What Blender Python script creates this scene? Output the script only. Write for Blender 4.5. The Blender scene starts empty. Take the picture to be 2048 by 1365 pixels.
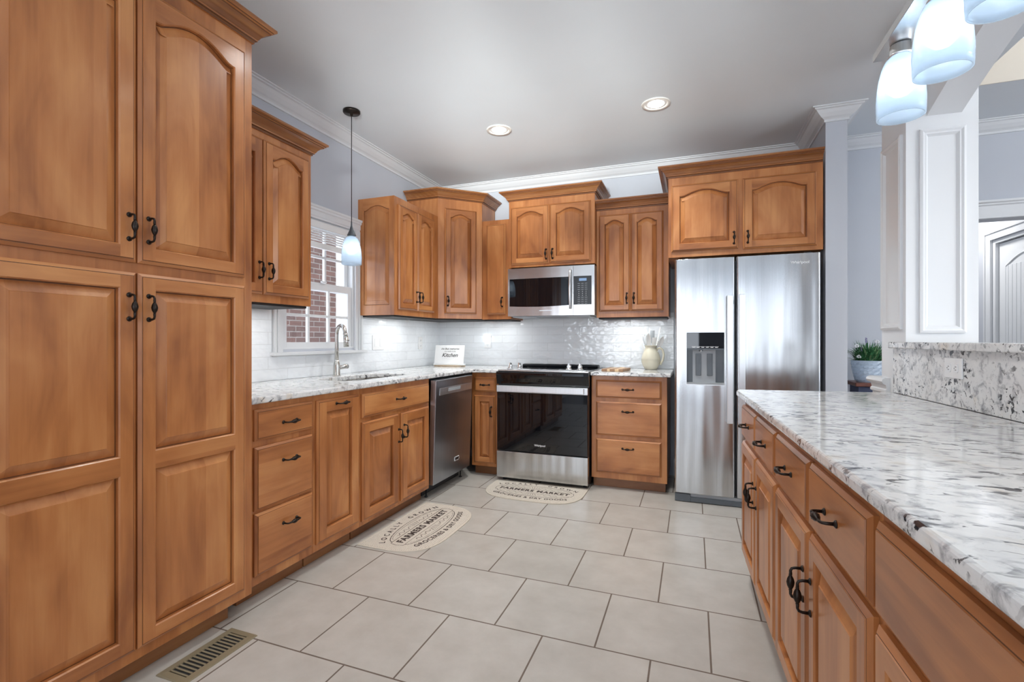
import bpy, bmesh, math, random
from mathutils import Vector, Matrix
PI = math.pi
R = math.radians
random.seed(7)
SC = bpy.context.scene
COL = SC.collection

# ------------------------------------------------------------------ camera
cam_d = bpy.data.cameras.new('camera')
cam = bpy.data.objects.new('camera', cam_d)
COL.objects.link(cam)
cam.location = (0, 0, 1.167)
cam.rotation_euler = (R(90), 0, R(20.55))
cam_d.sensor_width = 36
cam_d.sensor_fit = 'HORIZONTAL'
cam_d.lens = 966.13 / 2048 * 36
cam_d.shift_y = -2.63 / 2048
cam_d.clip_start = 0.02
SC.camera = cam

# ------------------------------------------------------------------ view, world, large lights
SC.view_settings.view_transform = 'Standard'
SC.view_settings.look = 'None'
SC.view_settings.exposure = 0.46
SC.view_settings.gamma = 1.0
SC.cycles.use_denoising = True
SC.cycles.max_bounces = 8
SC.cycles.diffuse_bounces = 5
SC.cycles.glossy_bounces = 4
SC.cycles.transmission_bounces = 6
SC.cycles.sample_clamp_indirect = 6
w = bpy.data.worlds.new('daylight')
SC.world = w
w.use_nodes = True
wb = w.node_tree.nodes['Background']
wb.inputs[0].default_value = (0.80, 0.88, 1.0, 1)
wb.inputs[1].default_value = 3.5


def area(name, loc, rot, sx, sy, power, col=(1, 1, 1), spread=180):
    d = bpy.data.lights.new(name, 'AREA')
    d.shape = 'RECTANGLE'
    d.size, d.size_y = sx, sy
    d.energy = power
    d.color = col
    d.spread = R(spread)
    o = bpy.data.objects.new(name, d)
    o.location = loc
    o.rotation_euler = rot
    COL.objects.link(o)
    return o


# added lights outside the view: rear and side panels, uplights for the ceiling
REAR = [(-2.30, -1.30), (-0.40, 0.12), (0.86, 1.24), (2.6, 3.8)]
for ra, rb in REAR:
    area('rear_fill_panel', ((ra + rb) / 2, -3.97, 1.25), (R(90), 0, 0), rb - ra - 0.04, 2.1, {-2.30: 16, -0.40: 6.5, 0.86: 8.5, 2.6: 5}[ra] * (rb - ra), (0.93, 0.97, 1.0))  # added light panels, placed for bright streaks in the steel fronts
area('dining_side_fill', (4.33, 0.9, 1.5), (R(90), 0, R(90)), 2.0, 1.8, 16, (0.93, 0.97, 1.0))  # added side panel, brightens the left base cabinets
area('ceiling_fill', (-0.8, -0.9, 1.85), (R(180), 0, 0), 0.4, 0.4, 14, (0.95, 1.0, 1.0))  # added uplight, no lamp stands here


def uplight(x, y, z, az, elev, power, size):
    d = bpy.data.lights.new('ceiling_fill', 'SPOT')  # added unseen spot, lifts the ceiling towards the back
    d.energy = power
    d.spot_size = R(size)
    d.spot_blend = 1.0
    d.shadow_soft_size = 0.2
    d.color = (0.95, 1.0, 0.99)
    o = bpy.data.objects.new('ceiling_fill', d)
    o.location = (x, y, z)
    v = Vector((math.sin(R(az)) * math.cos(R(elev)), math.cos(R(az)) * math.cos(R(elev)), math.sin(R(elev))))
    o.rotation_euler = v.to_track_quat('-Z', 'Y').to_euler()
    COL.objects.link(o)


for az, el, pw_, sz in ((-22, 11, 420, 17), (-12, 11.2, 800, 18), (-1, 11.8, 560, 16), (8, 13, 170, 16), (-9, 22, 50, 40)):
    uplight(-0.45, -0.7, 1.75, az, el, pw_, sz)
uplight(2.6, -0.6, 1.75, 0, 20, 150, 34)

# ------------------------------------------------------------------ materials


def newmat(name):
    m = bpy.data.materials.new(name)
    m.use_nodes = True
    nt = m.node_tree
    b = nt.nodes['Principled BSDF']
    return m, nt, b


def N(nt, t, **kw):
    n = nt.nodes.new(t)
    for k, v in kw.items():
        if k.startswith('i_'):
            key = k[2:]
            key = int(key) if key.isdigit() else key.replace('_', ' ')
            n.inputs[key].default_value = v
        else:
            setattr(n, k, v)
    return n


def L(nt, a, ao, b, bi):
    nt.links.new(a.outputs[ao], b.inputs[bi])


def ramp(nt, stops, interp='LINEAR'):
    n = nt.nodes.new('ShaderNodeValToRGB')
    cr = n.color_ramp
    cr.interpolation = interp
    while len(cr.elements) < len(stops):
        cr.elements.new(0.5)
    for e, (p, c) in zip(cr.elements, stops):
        e.position = p
        e.color = (c[0], c[1], c[2], 1)
    return n


def simple(name, col, rough=0.5, metal=0.0, spec=0.5, coat=0.0, emit=None, es=0):
    m, nt, b = newmat(name)
    b.inputs['Base Color'].default_value = (*col, 1)
    b.inputs['Roughness'].default_value = rough
    b.inputs['Metallic'].default_value = metal
    b.inputs['Specular IOR Level'].default_value = spec
    b.inputs['Coat Weight'].default_value = coat
    if emit:
        b.inputs['Emission Color'].default_value = (*emit, 1)
        b.inputs['Emission Strength'].default_value = es
    return m


def srgb(r, g, b):
    f = lambda c: (c / 255 / 12.92) if c / 255 <= 0.04045 else ((c / 255 + 0.055) / 1.055) ** 2.4
    return (f(r), f(g), f(b))


def mixrgb(nt, mode, fac=1.0):
    n = nt.nodes.new('ShaderNodeMix')
    n.data_type = 'RGBA'
    n.blend_type = mode
    n.inputs[0].default_value = fac
    return n  # A=6 B=7 out=2


def noisy(name, col, amp=0.03, scale=3, rough=0.6, bump=0.0, bscale=200, spec=0.3):
    m, nt, b = newmat(name)
    tc = N(nt, 'ShaderNodeTexCoord')
    n1 = N(nt, 'ShaderNodeTexNoise', i_Scale=scale, i_Detail=3)
    L(nt, tc, 'Object', n1, 'Vector')
    c0 = tuple(max(0, c * (1 - amp)) for c in col)
    c1 = tuple(min(1, c * (1 + amp)) for c in col)
    rp = ramp(nt, [(0.3, c0), (0.7, c1)])
    L(nt, n1, 0, rp, 0)
    L(nt, rp, 0, b, 'Base Color')
    b.inputs['Roughness'].default_value = rough
    b.inputs['Specular IOR Level'].default_value = spec
    if bump:
        n2 = N(nt, 'ShaderNodeTexNoise', i_Scale=bscale, i_Detail=2)
        L(nt, tc, 'Object', n2, 'Vector')
        bp = N(nt, 'ShaderNodeBump', i_Strength=bump, i_Distance=0.001)
        L(nt, n2, 0, bp, 'Height')
        L(nt, bp, 0, b, 'Normal')
    return m


def wood(name, horiz=False, dark=1.0, tone=(0, 0, 0)):
    """honey maple with a caramel stain; grain along local Z (or X when horiz)"""
    m, nt, b = newmat(name)
    tc = N(nt, 'ShaderNodeTexCoord')
    oi = N(nt, 'ShaderNodeObjectInfo')
    off = N(nt, 'ShaderNodeVectorMath', operation='SCALE')
    comb = N(nt, 'ShaderNodeCombineXYZ')
    for i, k in enumerate((13.0, 7.0, 29.0)):
        mm = N(nt, 'ShaderNodeMath', operation='MULTIPLY')
        mm.inputs[1].default_value = k
        L(nt, oi, 'Random', mm, 0)
        L(nt, mm, 0, comb, i)
    add = N(nt, 'ShaderNodeVectorMath', operation='ADD')
    L(nt, tc, 'Object', add, 0)
    L(nt, comb, 0, add, 1)
    sep = N(nt, 'ShaderNodeSeparateXYZ')
    L(nt, add, 0, sep, 0)
    swp = N(nt, 'ShaderNodeCombineXYZ')
    if horiz:
        L(nt, sep, 2, swp, 0)
        L(nt, sep, 1, swp, 1)
        L(nt, sep, 0, swp, 2)
    else:
        L(nt, sep, 0, swp, 0)
        L(nt, sep, 1, swp, 1)
        L(nt, sep, 2, swp, 2)
    # board tone: slow 1-D steps across the grain
    sx = N(nt, 'ShaderNodeSeparateXYZ')
    L(nt, swp, 0, sx, 0)
    q = N(nt, 'ShaderNodeMath', operation='MULTIPLY')
    q.inputs[1].default_value = 7.3
    L(nt, sx, 0, q, 0)
    fl = N(nt, 'ShaderNodeMath', operation='FLOOR')
    L(nt, q, 0, fl, 0)
    wn = N(nt, 'ShaderNodeTexWhiteNoise', noise_dimensions='1D')
    L(nt, fl, 0, wn, 'W')
    # stretched grain
    mp = N(nt, 'ShaderNodeMapping')
    mp.inputs['Scale'].default_value = (34, 34, 2.2)
    L(nt, swp, 0, mp, 'Vector')
    g1 = N(nt, 'ShaderNodeTexNoise', i_Scale=1.0, i_Detail=5, i_Roughness=0.6, i_Distortion=0.6)
    L(nt, mp, 0, g1, 'Vector')
    # cloudy blotches of the stain
    mp2 = N(nt, 'ShaderNodeMapping')
    mp2.inputs['Scale'].default_value = (6, 6, 2.2)
    L(nt, swp, 0, mp2, 'Vector')
    g2 = N(nt, 'ShaderNodeTexNoise', i_Scale=1.0, i_Detail=3, i_Distortion=1.2)
    L(nt, mp2, 0, g2, 'Vector')
    # cathedral rings
    mp3 = N(nt, 'ShaderNodeMapping')
    mp3.inputs['Scale'].default_value = (9, 9, 1.1)
    L(nt, swp, 0, mp3, 'Vector')
    wv = N(nt, 'ShaderNodeTexWave', wave_type='RINGS', i_Scale=1.2, i_Distortion=5.0, i_Detail=2)
    wv.inputs['Detail Scale'].default_value = 0.8
    L(nt, mp3, 0, wv, 'Vector')

    def mul(a, ao, k):
        n = N(nt, 'ShaderNodeMath', operation='MULTIPLY')
        n.inputs[1].default_value = k
        L(nt, a, ao, n, 0)
        return n

    def addn(a, c):
        n = N(nt, 'ShaderNodeMath', operation='ADD')
        L(nt, a, 0, n, 0)
        L(nt, c, 0, n, 1)
        return n
    t = addn(addn(addn(mul(g1, 0, 0.26), mul(g2, 0, 0.50)), mul(wn, 'Value', 0.16)), mul(wv, 'Fac', 0.08))
    d = dark
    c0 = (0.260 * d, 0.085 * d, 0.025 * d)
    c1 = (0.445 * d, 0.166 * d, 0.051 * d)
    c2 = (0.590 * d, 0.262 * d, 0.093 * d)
    rp = ramp(nt, [(0.31, c0), (0.50, c1), (0.70, c2)])
    L(nt, t, 0, rp, 0)
    L(nt, rp, 0, b, 'Base Color')
    b.inputs['Roughness'].default_value = 0.34
    b.inputs['Coat Weight'].default_value = 0.25
    b.inputs['Coat Roughness'].default_value = 0.16
    b.inputs['Specular IOR Level'].default_value = 0.45
    return m


def granite(name):
    m, nt, b = newmat(name)
    tc = N(nt, 'ShaderNodeTexCoord')
    mp = N(nt, 'ShaderNodeMapping')
    mp.inputs['Rotation'].default_value = (0.5, 0.35, 0.9)
    mp.inputs['Scale'].default_value = (0.7, 1.0, 1.0)
    L(nt, tc, 'Object', mp, 'Vector')
    n1 = N(nt, 'ShaderNodeTexNoise', i_Scale=26, i_Detail=5, i_Roughness=0.62, i_Distortion=0.8)
    L(nt, mp, 0, n1, 'Vector')
    r1 = ramp(nt, [(0.30, (0.30, 0.30, 0.31)), (0.40, (0.52, 0.52, 0.53)), (0.49, (0.76, 0.76, 0.755)), (0.70, (0.82, 0.815, 0.80))])
    L(nt, n1, 0, r1, 0)
    # black flecks gathered in drifts
    n2 = N(nt, 'ShaderNodeTexNoise', i_Scale=48, i_Detail=3, i_Roughness=0.55, i_Distortion=0.7)
    mpf = N(nt, 'ShaderNodeMapping')
    mpf.inputs['Rotation'].default_value = (0.7, 0.5, 0.9)
    mpf.inputs['Scale'].default_value = (0.42, 1.0, 1.0)
    L(nt, tc, 'Object', mpf, 'Vector')
    L(nt, mpf, 0, n2, 'Vector')
    r2 = ramp(nt, [(0.575, (1, 1, 1)), (0.615, (0.05, 0.05, 0.06))])
    L(nt, n2, 0, r2, 0)
    n3 = N(nt, 'ShaderNodeTexNoise', i_Scale=7, i_Detail=2, i_Distortion=0.6)
    L(nt, mp, 0, n3, 'Vector')
    r3 = ramp(nt, [(0.42, (0.2, 0.2, 0.2)), (0.58, (1, 1, 1))])
    L(nt, n3, 0, r3, 0)
    mx = mixrgb(nt, 'MULTIPLY')
    L(nt, r3, 0, mx, 0)
    L(nt, r1, 0, mx, 6)
    L(nt, r2, 0, mx, 7)
    # pale rust veins
    n4 = N(nt, 'ShaderNodeTexNoise', i_Scale=11, i_Detail=4)
    L(nt, tc, 'Object', n4, 'Vector')
    r4 = ramp(nt, [(0.60, (1, 1, 1)), (0.72, (0.93, 0.86, 0.78))])
    L(nt, n4, 0, r4, 0)
    mx2 = mixrgb(nt, 'MULTIPLY')
    L(nt, mx, 2, mx2, 6)
    L(nt, r4, 0, mx2, 7)
    L(nt, mx2, 2, b, 'Base Color')
    b.inputs['Roughness'].default_value = 0.09
    b.inputs['Specular IOR Level'].default_value = 0.55
    return m


def brickmat(name, bw, bh, mortar, c1, c2, cm, rough, offset=0.5, axes=('x', 'y'), shift=(0, 0), wavy=0.0, cloud=0.0,
             groove=0.4, roughm=0.8):
    m, nt, b = newmat(name)
    tc = N(nt, 'ShaderNodeTexCoord')
    sep = N(nt, 'ShaderNodeSeparateXYZ')
    L(nt, tc, 'Object', sep, 0)
    cb = N(nt, 'ShaderNodeCombineXYZ')
    for i in range(2):
        a = N(nt, 'ShaderNodeMath', operation='SUBTRACT')
        a.inputs[1].default_value = shift[i]
        L(nt, sep, 'xyz'.index(axes[i]), a, 0)
        L(nt, a, 0, cb, i)
    br = N(nt, 'ShaderNodeTexBrick', offset=offset, offset_frequency=2, squash=1.0)
    br.inputs['Scale'].default_value = 1.0
    br.inputs['Mortar Size'].default_value = mortar
    br.inputs['Mortar Smooth'].default_value = 0.1
    br.inputs['Bias'].default_value = 0.0
    br.inputs['Brick Width'].default_value = bw
    br.inputs['Row Height'].default_value = bh
    br.inputs['Color1'].default_value = (*c1, 1)
    br.inputs['Color2'].default_value = (*c2, 1)
    br.inputs['Mortar'].default_value = (*cm, 1)
    L(nt, cb, 0, br, 'Vector')
    out = (br, 'Color')
    if cloud:
        nz = N(nt, 'ShaderNodeTexNoise', i_Scale=7, i_Detail=5, i_Roughness=0.6)
        L(nt, tc, 'Object', nz, 'Vector')
        rp = ramp(nt, [(0.3, (1 - cloud, 1 - cloud * 1.05, 1 - cloud * 1.15)), (0.7, (1, 1, 1))])
        L(nt, nz, 0, rp, 0)
        mx = mixrgb(nt, 'MULTIPLY')
        L(nt, br, 'Color', mx, 6)
        L(nt, rp, 0, mx, 7)
        out = (mx, 2)
    L(nt, out[0], out[1], b, 'Base Color')
    rr = N(nt, 'ShaderNodeMapRange')
    rr.inputs['To Min'].default_value = rough
    rr.inputs['To Max'].default_value = roughm
    L(nt, br, 'Fac', rr, 0)
    L(nt, rr, 0, b, 'Roughness')
    inv = N(nt, 'ShaderNodeMath', operation='SUBTRACT')
    inv.inputs[0].default_value = 1.0
    L(nt, br, 'Fac', inv, 1)
    bp = N(nt, 'ShaderNodeBump', i_Strength=groove, i_Distance=0.002)
    L(nt, inv, 0, bp, 'Height')
    last = bp
    if wavy:
        nz = N(nt, 'ShaderNodeTexNoise', i_Scale=14, i_Detail=1.5)
        mpp = N(nt, 'ShaderNodeMapping')
        mpp.inputs['Scale'].default_value = (1, 1, 1.6)
        # every tile waves on its own: shift the noise by the tile colour
        vm = N(nt, 'ShaderNodeVectorMath', operation='SCALE')
        vm.inputs['Scale'].default_value = 90.0
        L(nt, br, 'Color', vm, 0)
        va = N(nt, 'ShaderNodeVectorMath', operation='ADD')
        L(nt, tc, 'Object', mpp, 'Vector')
        L(nt, mpp, 0, va, 0)
        L(nt, vm, 0, va, 1)
        L(nt, va, 0, nz, 'Vector')
        bp2 = N(nt, 'ShaderNodeBump', i_Strength=wavy, i_Distance=0.02)
        L(nt, nz, 0, bp2, 'Height')
        L(nt, bp, 0, bp2, 'Normal')
        last = bp2
    L(nt, last, 0, b, 'Normal')
    return m


def steelmat(name, col=(0.56, 0.57, 0.58), rough=0.22, wav=0.5, vertical=True):
    m, nt, b = newmat(name)
    tc = N(nt, 'ShaderNodeTexCoord')
    mp = N(nt, 'ShaderNodeMapping')
    mp.inputs['Scale'].default_value = (260, 260, 1.5) if vertical else (1.5, 260, 260)
    L(nt, tc, 'Object', mp, 'Vector')
    n = N(nt, 'ShaderNodeTexNoise', i_Scale=1, i_Detail=2)
    L(nt, mp, 0, n, 'Vector')
    rp = ramp(nt, [(0.3, tuple(c * 0.94 for c in col)), (0.7, tuple(min(1, c * 1.05) for c in col))])
    L(nt, n, 0, rp, 0)
    L(nt, rp, 0, b, 'Base Color')
    b.inputs['Metallic'].default_value = 1.0
    b.inputs['Roughness'].default_value = rough
    b.inputs['Anisotropic'].default_value = 0.65
    tg = N(nt, 'ShaderNodeTangent', direction_type='RADIAL', axis='Z')
    L(nt, tg, 0, b, 'Tangent')
    n2 = N(nt, 'ShaderNodeTexNoise', i_Scale=1.0, i_Detail=1)
    mp2 = N(nt, 'ShaderNodeMapping')
    mp2.inputs['Scale'].default_value = (9, 9, 0.7)
    L(nt, tc, 'Object', mp2, 'Vector')
    L(nt, mp2, 0, n2, 'Vector')
    bp = N(nt, 'ShaderNodeBump', i_Strength=wav, i_Distance=0.02)
    L(nt, n2, 0, bp, 'Height')
    L(nt, bp, 0, b, 'Normal')
    return m


M = {}
M['wv'] = wood('maple_vertical')
M['wh'] = wood('maple_horizontal', True)
M['wd'] = wood('maple_crown', True, 0.60)
M['wc'] = wood('maple_crown_bead', True, 0.85)
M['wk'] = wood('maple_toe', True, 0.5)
M['glaze'] = simple('dark_glaze', (0.13, 0.046, 0.016), 0.4)
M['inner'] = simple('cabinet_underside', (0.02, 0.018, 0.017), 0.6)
M['granite'] = granite('white_granite')
M['tile'] = brickmat('floor_tile', 0.4105, 0.412, 0.0035, srgb(194, 189, 182), srgb(186, 181, 174), srgb(112, 98, 88), 0.30,
                     shift=(-1.787 + 0.20525, 1.4115), cloud=0.17, groove=0.35)
M['subway_l'] = brickmat('backsplash_tile', 0.305, 0.0755, 0.0016, (0.84, 0.87, 0.90), (0.89, 0.92, 0.95), (0.72, 0.74, 0.76), 0.06,
                         axes=('y', 'z'), shift=(0.1, 0.91), wavy=0.38, groove=0.6)
M['subway_b'] = brickmat('backsplash_tile', 0.305, 0.0755, 0.0016, (0.84, 0.87, 0.90), (0.89, 0.92, 0.95), (0.72, 0.74, 0.76), 0.06,
                         axes=('x', 'z'), shift=(-0.21, 0.91), wavy=0.38, groove=0.6)
M['brick'] = brickmat('outdoor_brick', 0.22, 0.075, 0.006, srgb(84, 58, 50), srgb(66, 46, 40), srgb(104, 96, 90), 0.9, axes=('y', 'z'), cloud=0.25)
M['paint'] = noisy('wall_paint', (0.56, 0.585, 0.635), 0.015, rough=0.55, bump=0.03)
M['ceil'] = noisy('ceiling_paint', (0.80, 0.84, 0.87), 0.01, rough=0.7)
M['cream'] = noisy('tray_paint', (0.78, 0.72, 0.63), 0.01, rough=0.7)
M['trim'] = simple('trim_white', (0.76, 0.775, 0.79), 0.28, spec=0.4)
M['hardwood'] = brickmat('dark_hardwood', 1.2, 0.11, 0.001, (0.05, 0.022, 0.012), (0.085, 0.04, 0.02), (0.01, 0.006, 0.004), 0.18,
                         axes=('x', 'y'), cloud=0.3, groove=0.1)
M['steel'] = steelmat('brushed_steel')
M['steel_l'] = steelmat('light_steel', (0.78, 0.80, 0.82), 0.36, 0.05)
M['steel_dw'] = steelmat('dishwasher_steel', (0.40, 0.42, 0.46), 0.30, 0.15)
M['steelh'] = steelmat('brushed_steel_across', (0.62, 0.62, 0.62), 0.22, 0.12, False)
M['fside'] = simple('fridge_side', (0.16, 0.165, 0.17), 0.45, 0.3)
M['bglass'] = simple('black_glass', (0.004, 0.005, 0.007), 0.02, spec=0.6)
M['bplas'] = simple('black_plastic', (0.012, 0.014, 0.018), 0.3)
M['gplas'] = simple('grey_plastic', (0.36, 0.38, 0.40), 0.35)
M['dgplas'] = simple('dark_grey_plastic', (0.10, 0.115, 0.13), 0.25)
M['bronze'] = simple('oil_rubbed_bronze', (0.030, 0.022, 0.018), 0.36, 0.75)
M['nickel'] = simple('brushed_nickel', (0.62, 0.61, 0.58), 0.26, 1.0)
M['chrome'] = simple('satin_chrome', (0.78, 0.79, 0.80), 0.16, 1.0)
M['ink'] = simple('ink', (0.03, 0.027, 0.025), 0.7)
M['badge'] = simple('badge_white', (0.85, 0.86, 0.87), 0.25)
M['plate'] = simple('plate_white', (0.84, 0.84, 0.84), 0.25)
M['screen'] = simple('display_blue', (0.10, 0.16, 0.26), 0.2, emit=(0.18, 0.30, 0.5), es=0.5)
M['brass'] = noisy('vent_metal', (0.24, 0.195, 0.125), 0.05, rough=0.38)
M['void'] = simple('dark_void', (0.03, 0.03, 0.03), 0.9)
M['stone'] = noisy('glazed_stoneware', (0.70, 0.66, 0.53), 0.06, 12, 0.25, spec=0.5)
M['white_ut'] = simple('white_nylon', (0.88, 0.87, 0.85), 0.35)
M['board_l'] = noisy('board_maple', (0.66, 0.48, 0.30), 0.1, 40, 0.5)
M['board_d'] = noisy('board_walnut', (0.33, 0.20, 0.12), 0.1, 40, 0.5)
M['sign'] = simple('sign_white', (0.84, 0.84, 0.84), 0.3)
M['pine'] = noisy('pale_wood', (0.50, 0.38, 0.26), 0.1, 30, 0.5)
M['pot'] = simple('pot_blue', (0.52, 0.62, 0.74), 0.3)
M['leaf'] = noisy('leaf_green', (0.055, 0.19, 0.075), 0.5, 30, 0.5)
M['leaf2'] = noisy('leaf_pale', (0.20, 0.34, 0.16), 0.3, 30, 0.5)
M['flower'] = simple('flower_white', (0.8, 0.8, 0.82), 0.6)
M['lav'] = simple('flower_lavender', (0.32, 0.30, 0.48), 0.6)
M['redwood'] = noisy('stand_wood', (0.12, 0.035, 0.02), 0.3, 18, 0.3)
M['bluecloth'] = simple('stand_navy', (0.03, 0.04, 0.09), 0.6)
M['can_trim'] = simple('can_trim', (0.85, 0.82, 0.76), 0.5)
M['canlit'] = simple('can_bulb', (1, 1, 1), 0.5, emit=(1.0, 0.98, 0.95), es=9)
M['canbaf'] = simple('can_baffle', (0.8, 0.78, 0.75), 0.5)
M['bulb'] = simple('bulb_lit', (1, 1, 1), 0.5, emit=(1.0, 0.98, 0.95), es=5)
M['night'] = simple('night_light', (0.9, 0.9, 0.9), 0.3, emit=(0.8, 0.93, 1.0), es=2.2)
M['blind'] = simple('blind_white', (0.84, 0.84, 0.83), 0.5)
M['curtain'] = simple('curtain_grey', (0.55, 0.57, 0.6), 0.9)


def rugmat():
    m, nt, b = newmat('woven_rug')
    tc = N(nt, 'ShaderNodeTexCoord')
    wv = N(nt, 'ShaderNodeTexWave', bands_direction='Y', i_Scale=27.0, i_Distortion=0.3, i_Detail=1)
    L(nt, tc, 'Object', wv, 'Vector')
    nz = N(nt, 'ShaderNodeTexNoise', i_Scale=160, i_Detail=2)
    L(nt, tc, 'Object', nz, 'Vector')
    ad = N(nt, 'ShaderNodeMath', operation='ADD')
    L(nt, wv, 'Fac', ad, 0)
    L(nt, nz, 0, ad, 1)
    rp = ramp(nt, [(0.45, srgb(160, 148, 136)), (0.85, srgb(212, 203, 190))])
    L(nt, ad, 0, rp, 0)
    L(nt, rp, 0, b, 'Base Color')
    b.inputs['Roughness'].default_value = 0.9
    bp = N(nt, 'ShaderNodeBump', i_Strength=0.5, i_Distance=0.002)
    L(nt, wv, 'Fac', bp, 'Height')
    L(nt, bp, 0, b, 'Normal')
    return m


M['rug'] = rugmat()
M['rughem'] = noisy('rug_hem', srgb(204, 195, 181), 0.04, 90, 0.9)
M['rugink'] = noisy('rug_ink', srgb(74, 64, 60), 0.15, 120, 0.9)


def shademat():
    m = bpy.data.materials.new('frosted_glass')
    m.use_nodes = True
    nt = m.node_tree
    for n in list(nt.nodes):
        nt.nodes.remove(n)
    out = N(nt, 'ShaderNodeOutputMaterial')
    tr = N(nt, 'ShaderNodeBsdfTranslucent')
    tr.inputs[0].default_value = (0.80, 0.89, 0.97, 1)
    df = N(nt, 'ShaderNodeBsdfDiffuse')
    df.inputs[0].default_value = (0.70, 0.81, 0.92, 1)
    tp = N(nt, 'ShaderNodeBsdfTransparent')
    tp.inputs[0].default_value = (0.86, 0.93, 0.98, 1)
    gl = N(nt, 'ShaderNodeBsdfGlossy', i_Roughness=0.12)
    m1 = N(nt, 'ShaderNodeMixShader')
    m1.inputs[0].default_value = 0.45
    L(nt, tr, 0, m1, 1)
    L(nt, df, 0, m1, 2)
    m2 = N(nt, 'ShaderNodeMixShader')
    m2.inputs[0].default_value = 0.38
    L(nt, m1, 0, m2, 1)
    L(nt, tp, 0, m2, 2)
    m3 = N(nt, 'ShaderNodeMixShader')
    fr = N(nt, 'ShaderNodeFresnel')
    fr.inputs[0].default_value = 1.35
    ge = N(nt, 'ShaderNodeNewGeometry')
    iv = N(nt, 'ShaderNodeMath', operation='SUBTRACT')
    iv.inputs[0].default_value = 1.0
    L(nt, ge, 'Backfacing', iv, 1)
    ml = N(nt, 'ShaderNodeMath', operation='MULTIPLY')
    L(nt, fr, 0, ml, 0)
    L(nt, iv, 0, ml, 1)
    L(nt, ml, 0, m3, 0)
    L(nt, m2, 0, m3, 1)
    L(nt, gl, 0, m3, 2)
    L(nt, m3, 0, out, 0)
    return m


M['shade'] = shademat()


def glassmat():
    m = bpy.data.materials.new('window_glass')
    m.use_nodes = True
    nt = m.node_tree
    for n in list(nt.nodes):
        nt.nodes.remove(n)
    out = N(nt, 'ShaderNodeOutputMaterial')
    tp = N(nt, 'ShaderNodeBsdfTransparent')
    gl = N(nt, 'ShaderNodeBsdfGlossy', i_Roughness=0.01)
    fr = N(nt, 'ShaderNodeFresnel')
    fr.inputs[0].default_value = 1.45
    mx = N(nt, 'ShaderNodeMixShader')
    ge = N(nt, 'ShaderNodeNewGeometry')
    iv = N(nt, 'ShaderNodeMath', operation='SUBTRACT')
    iv.inputs[0].default_value = 1.0
    L(nt, ge, 'Backfacing', iv, 1)
    ml = N(nt, 'ShaderNodeMath', operation='MULTIPLY')
    L(nt, fr, 0, ml, 0)
    L(nt, iv, 0, ml, 1)
    L(nt, ml, 0, mx, 0)
    L(nt, tp, 0, mx, 1)
    L(nt, gl, 0, mx, 2)
    L(nt, mx, 0, out, 0)
    return m


M['glass'] = glassmat()

# ------------------------------------------------------------------ mesh helpers


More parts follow.
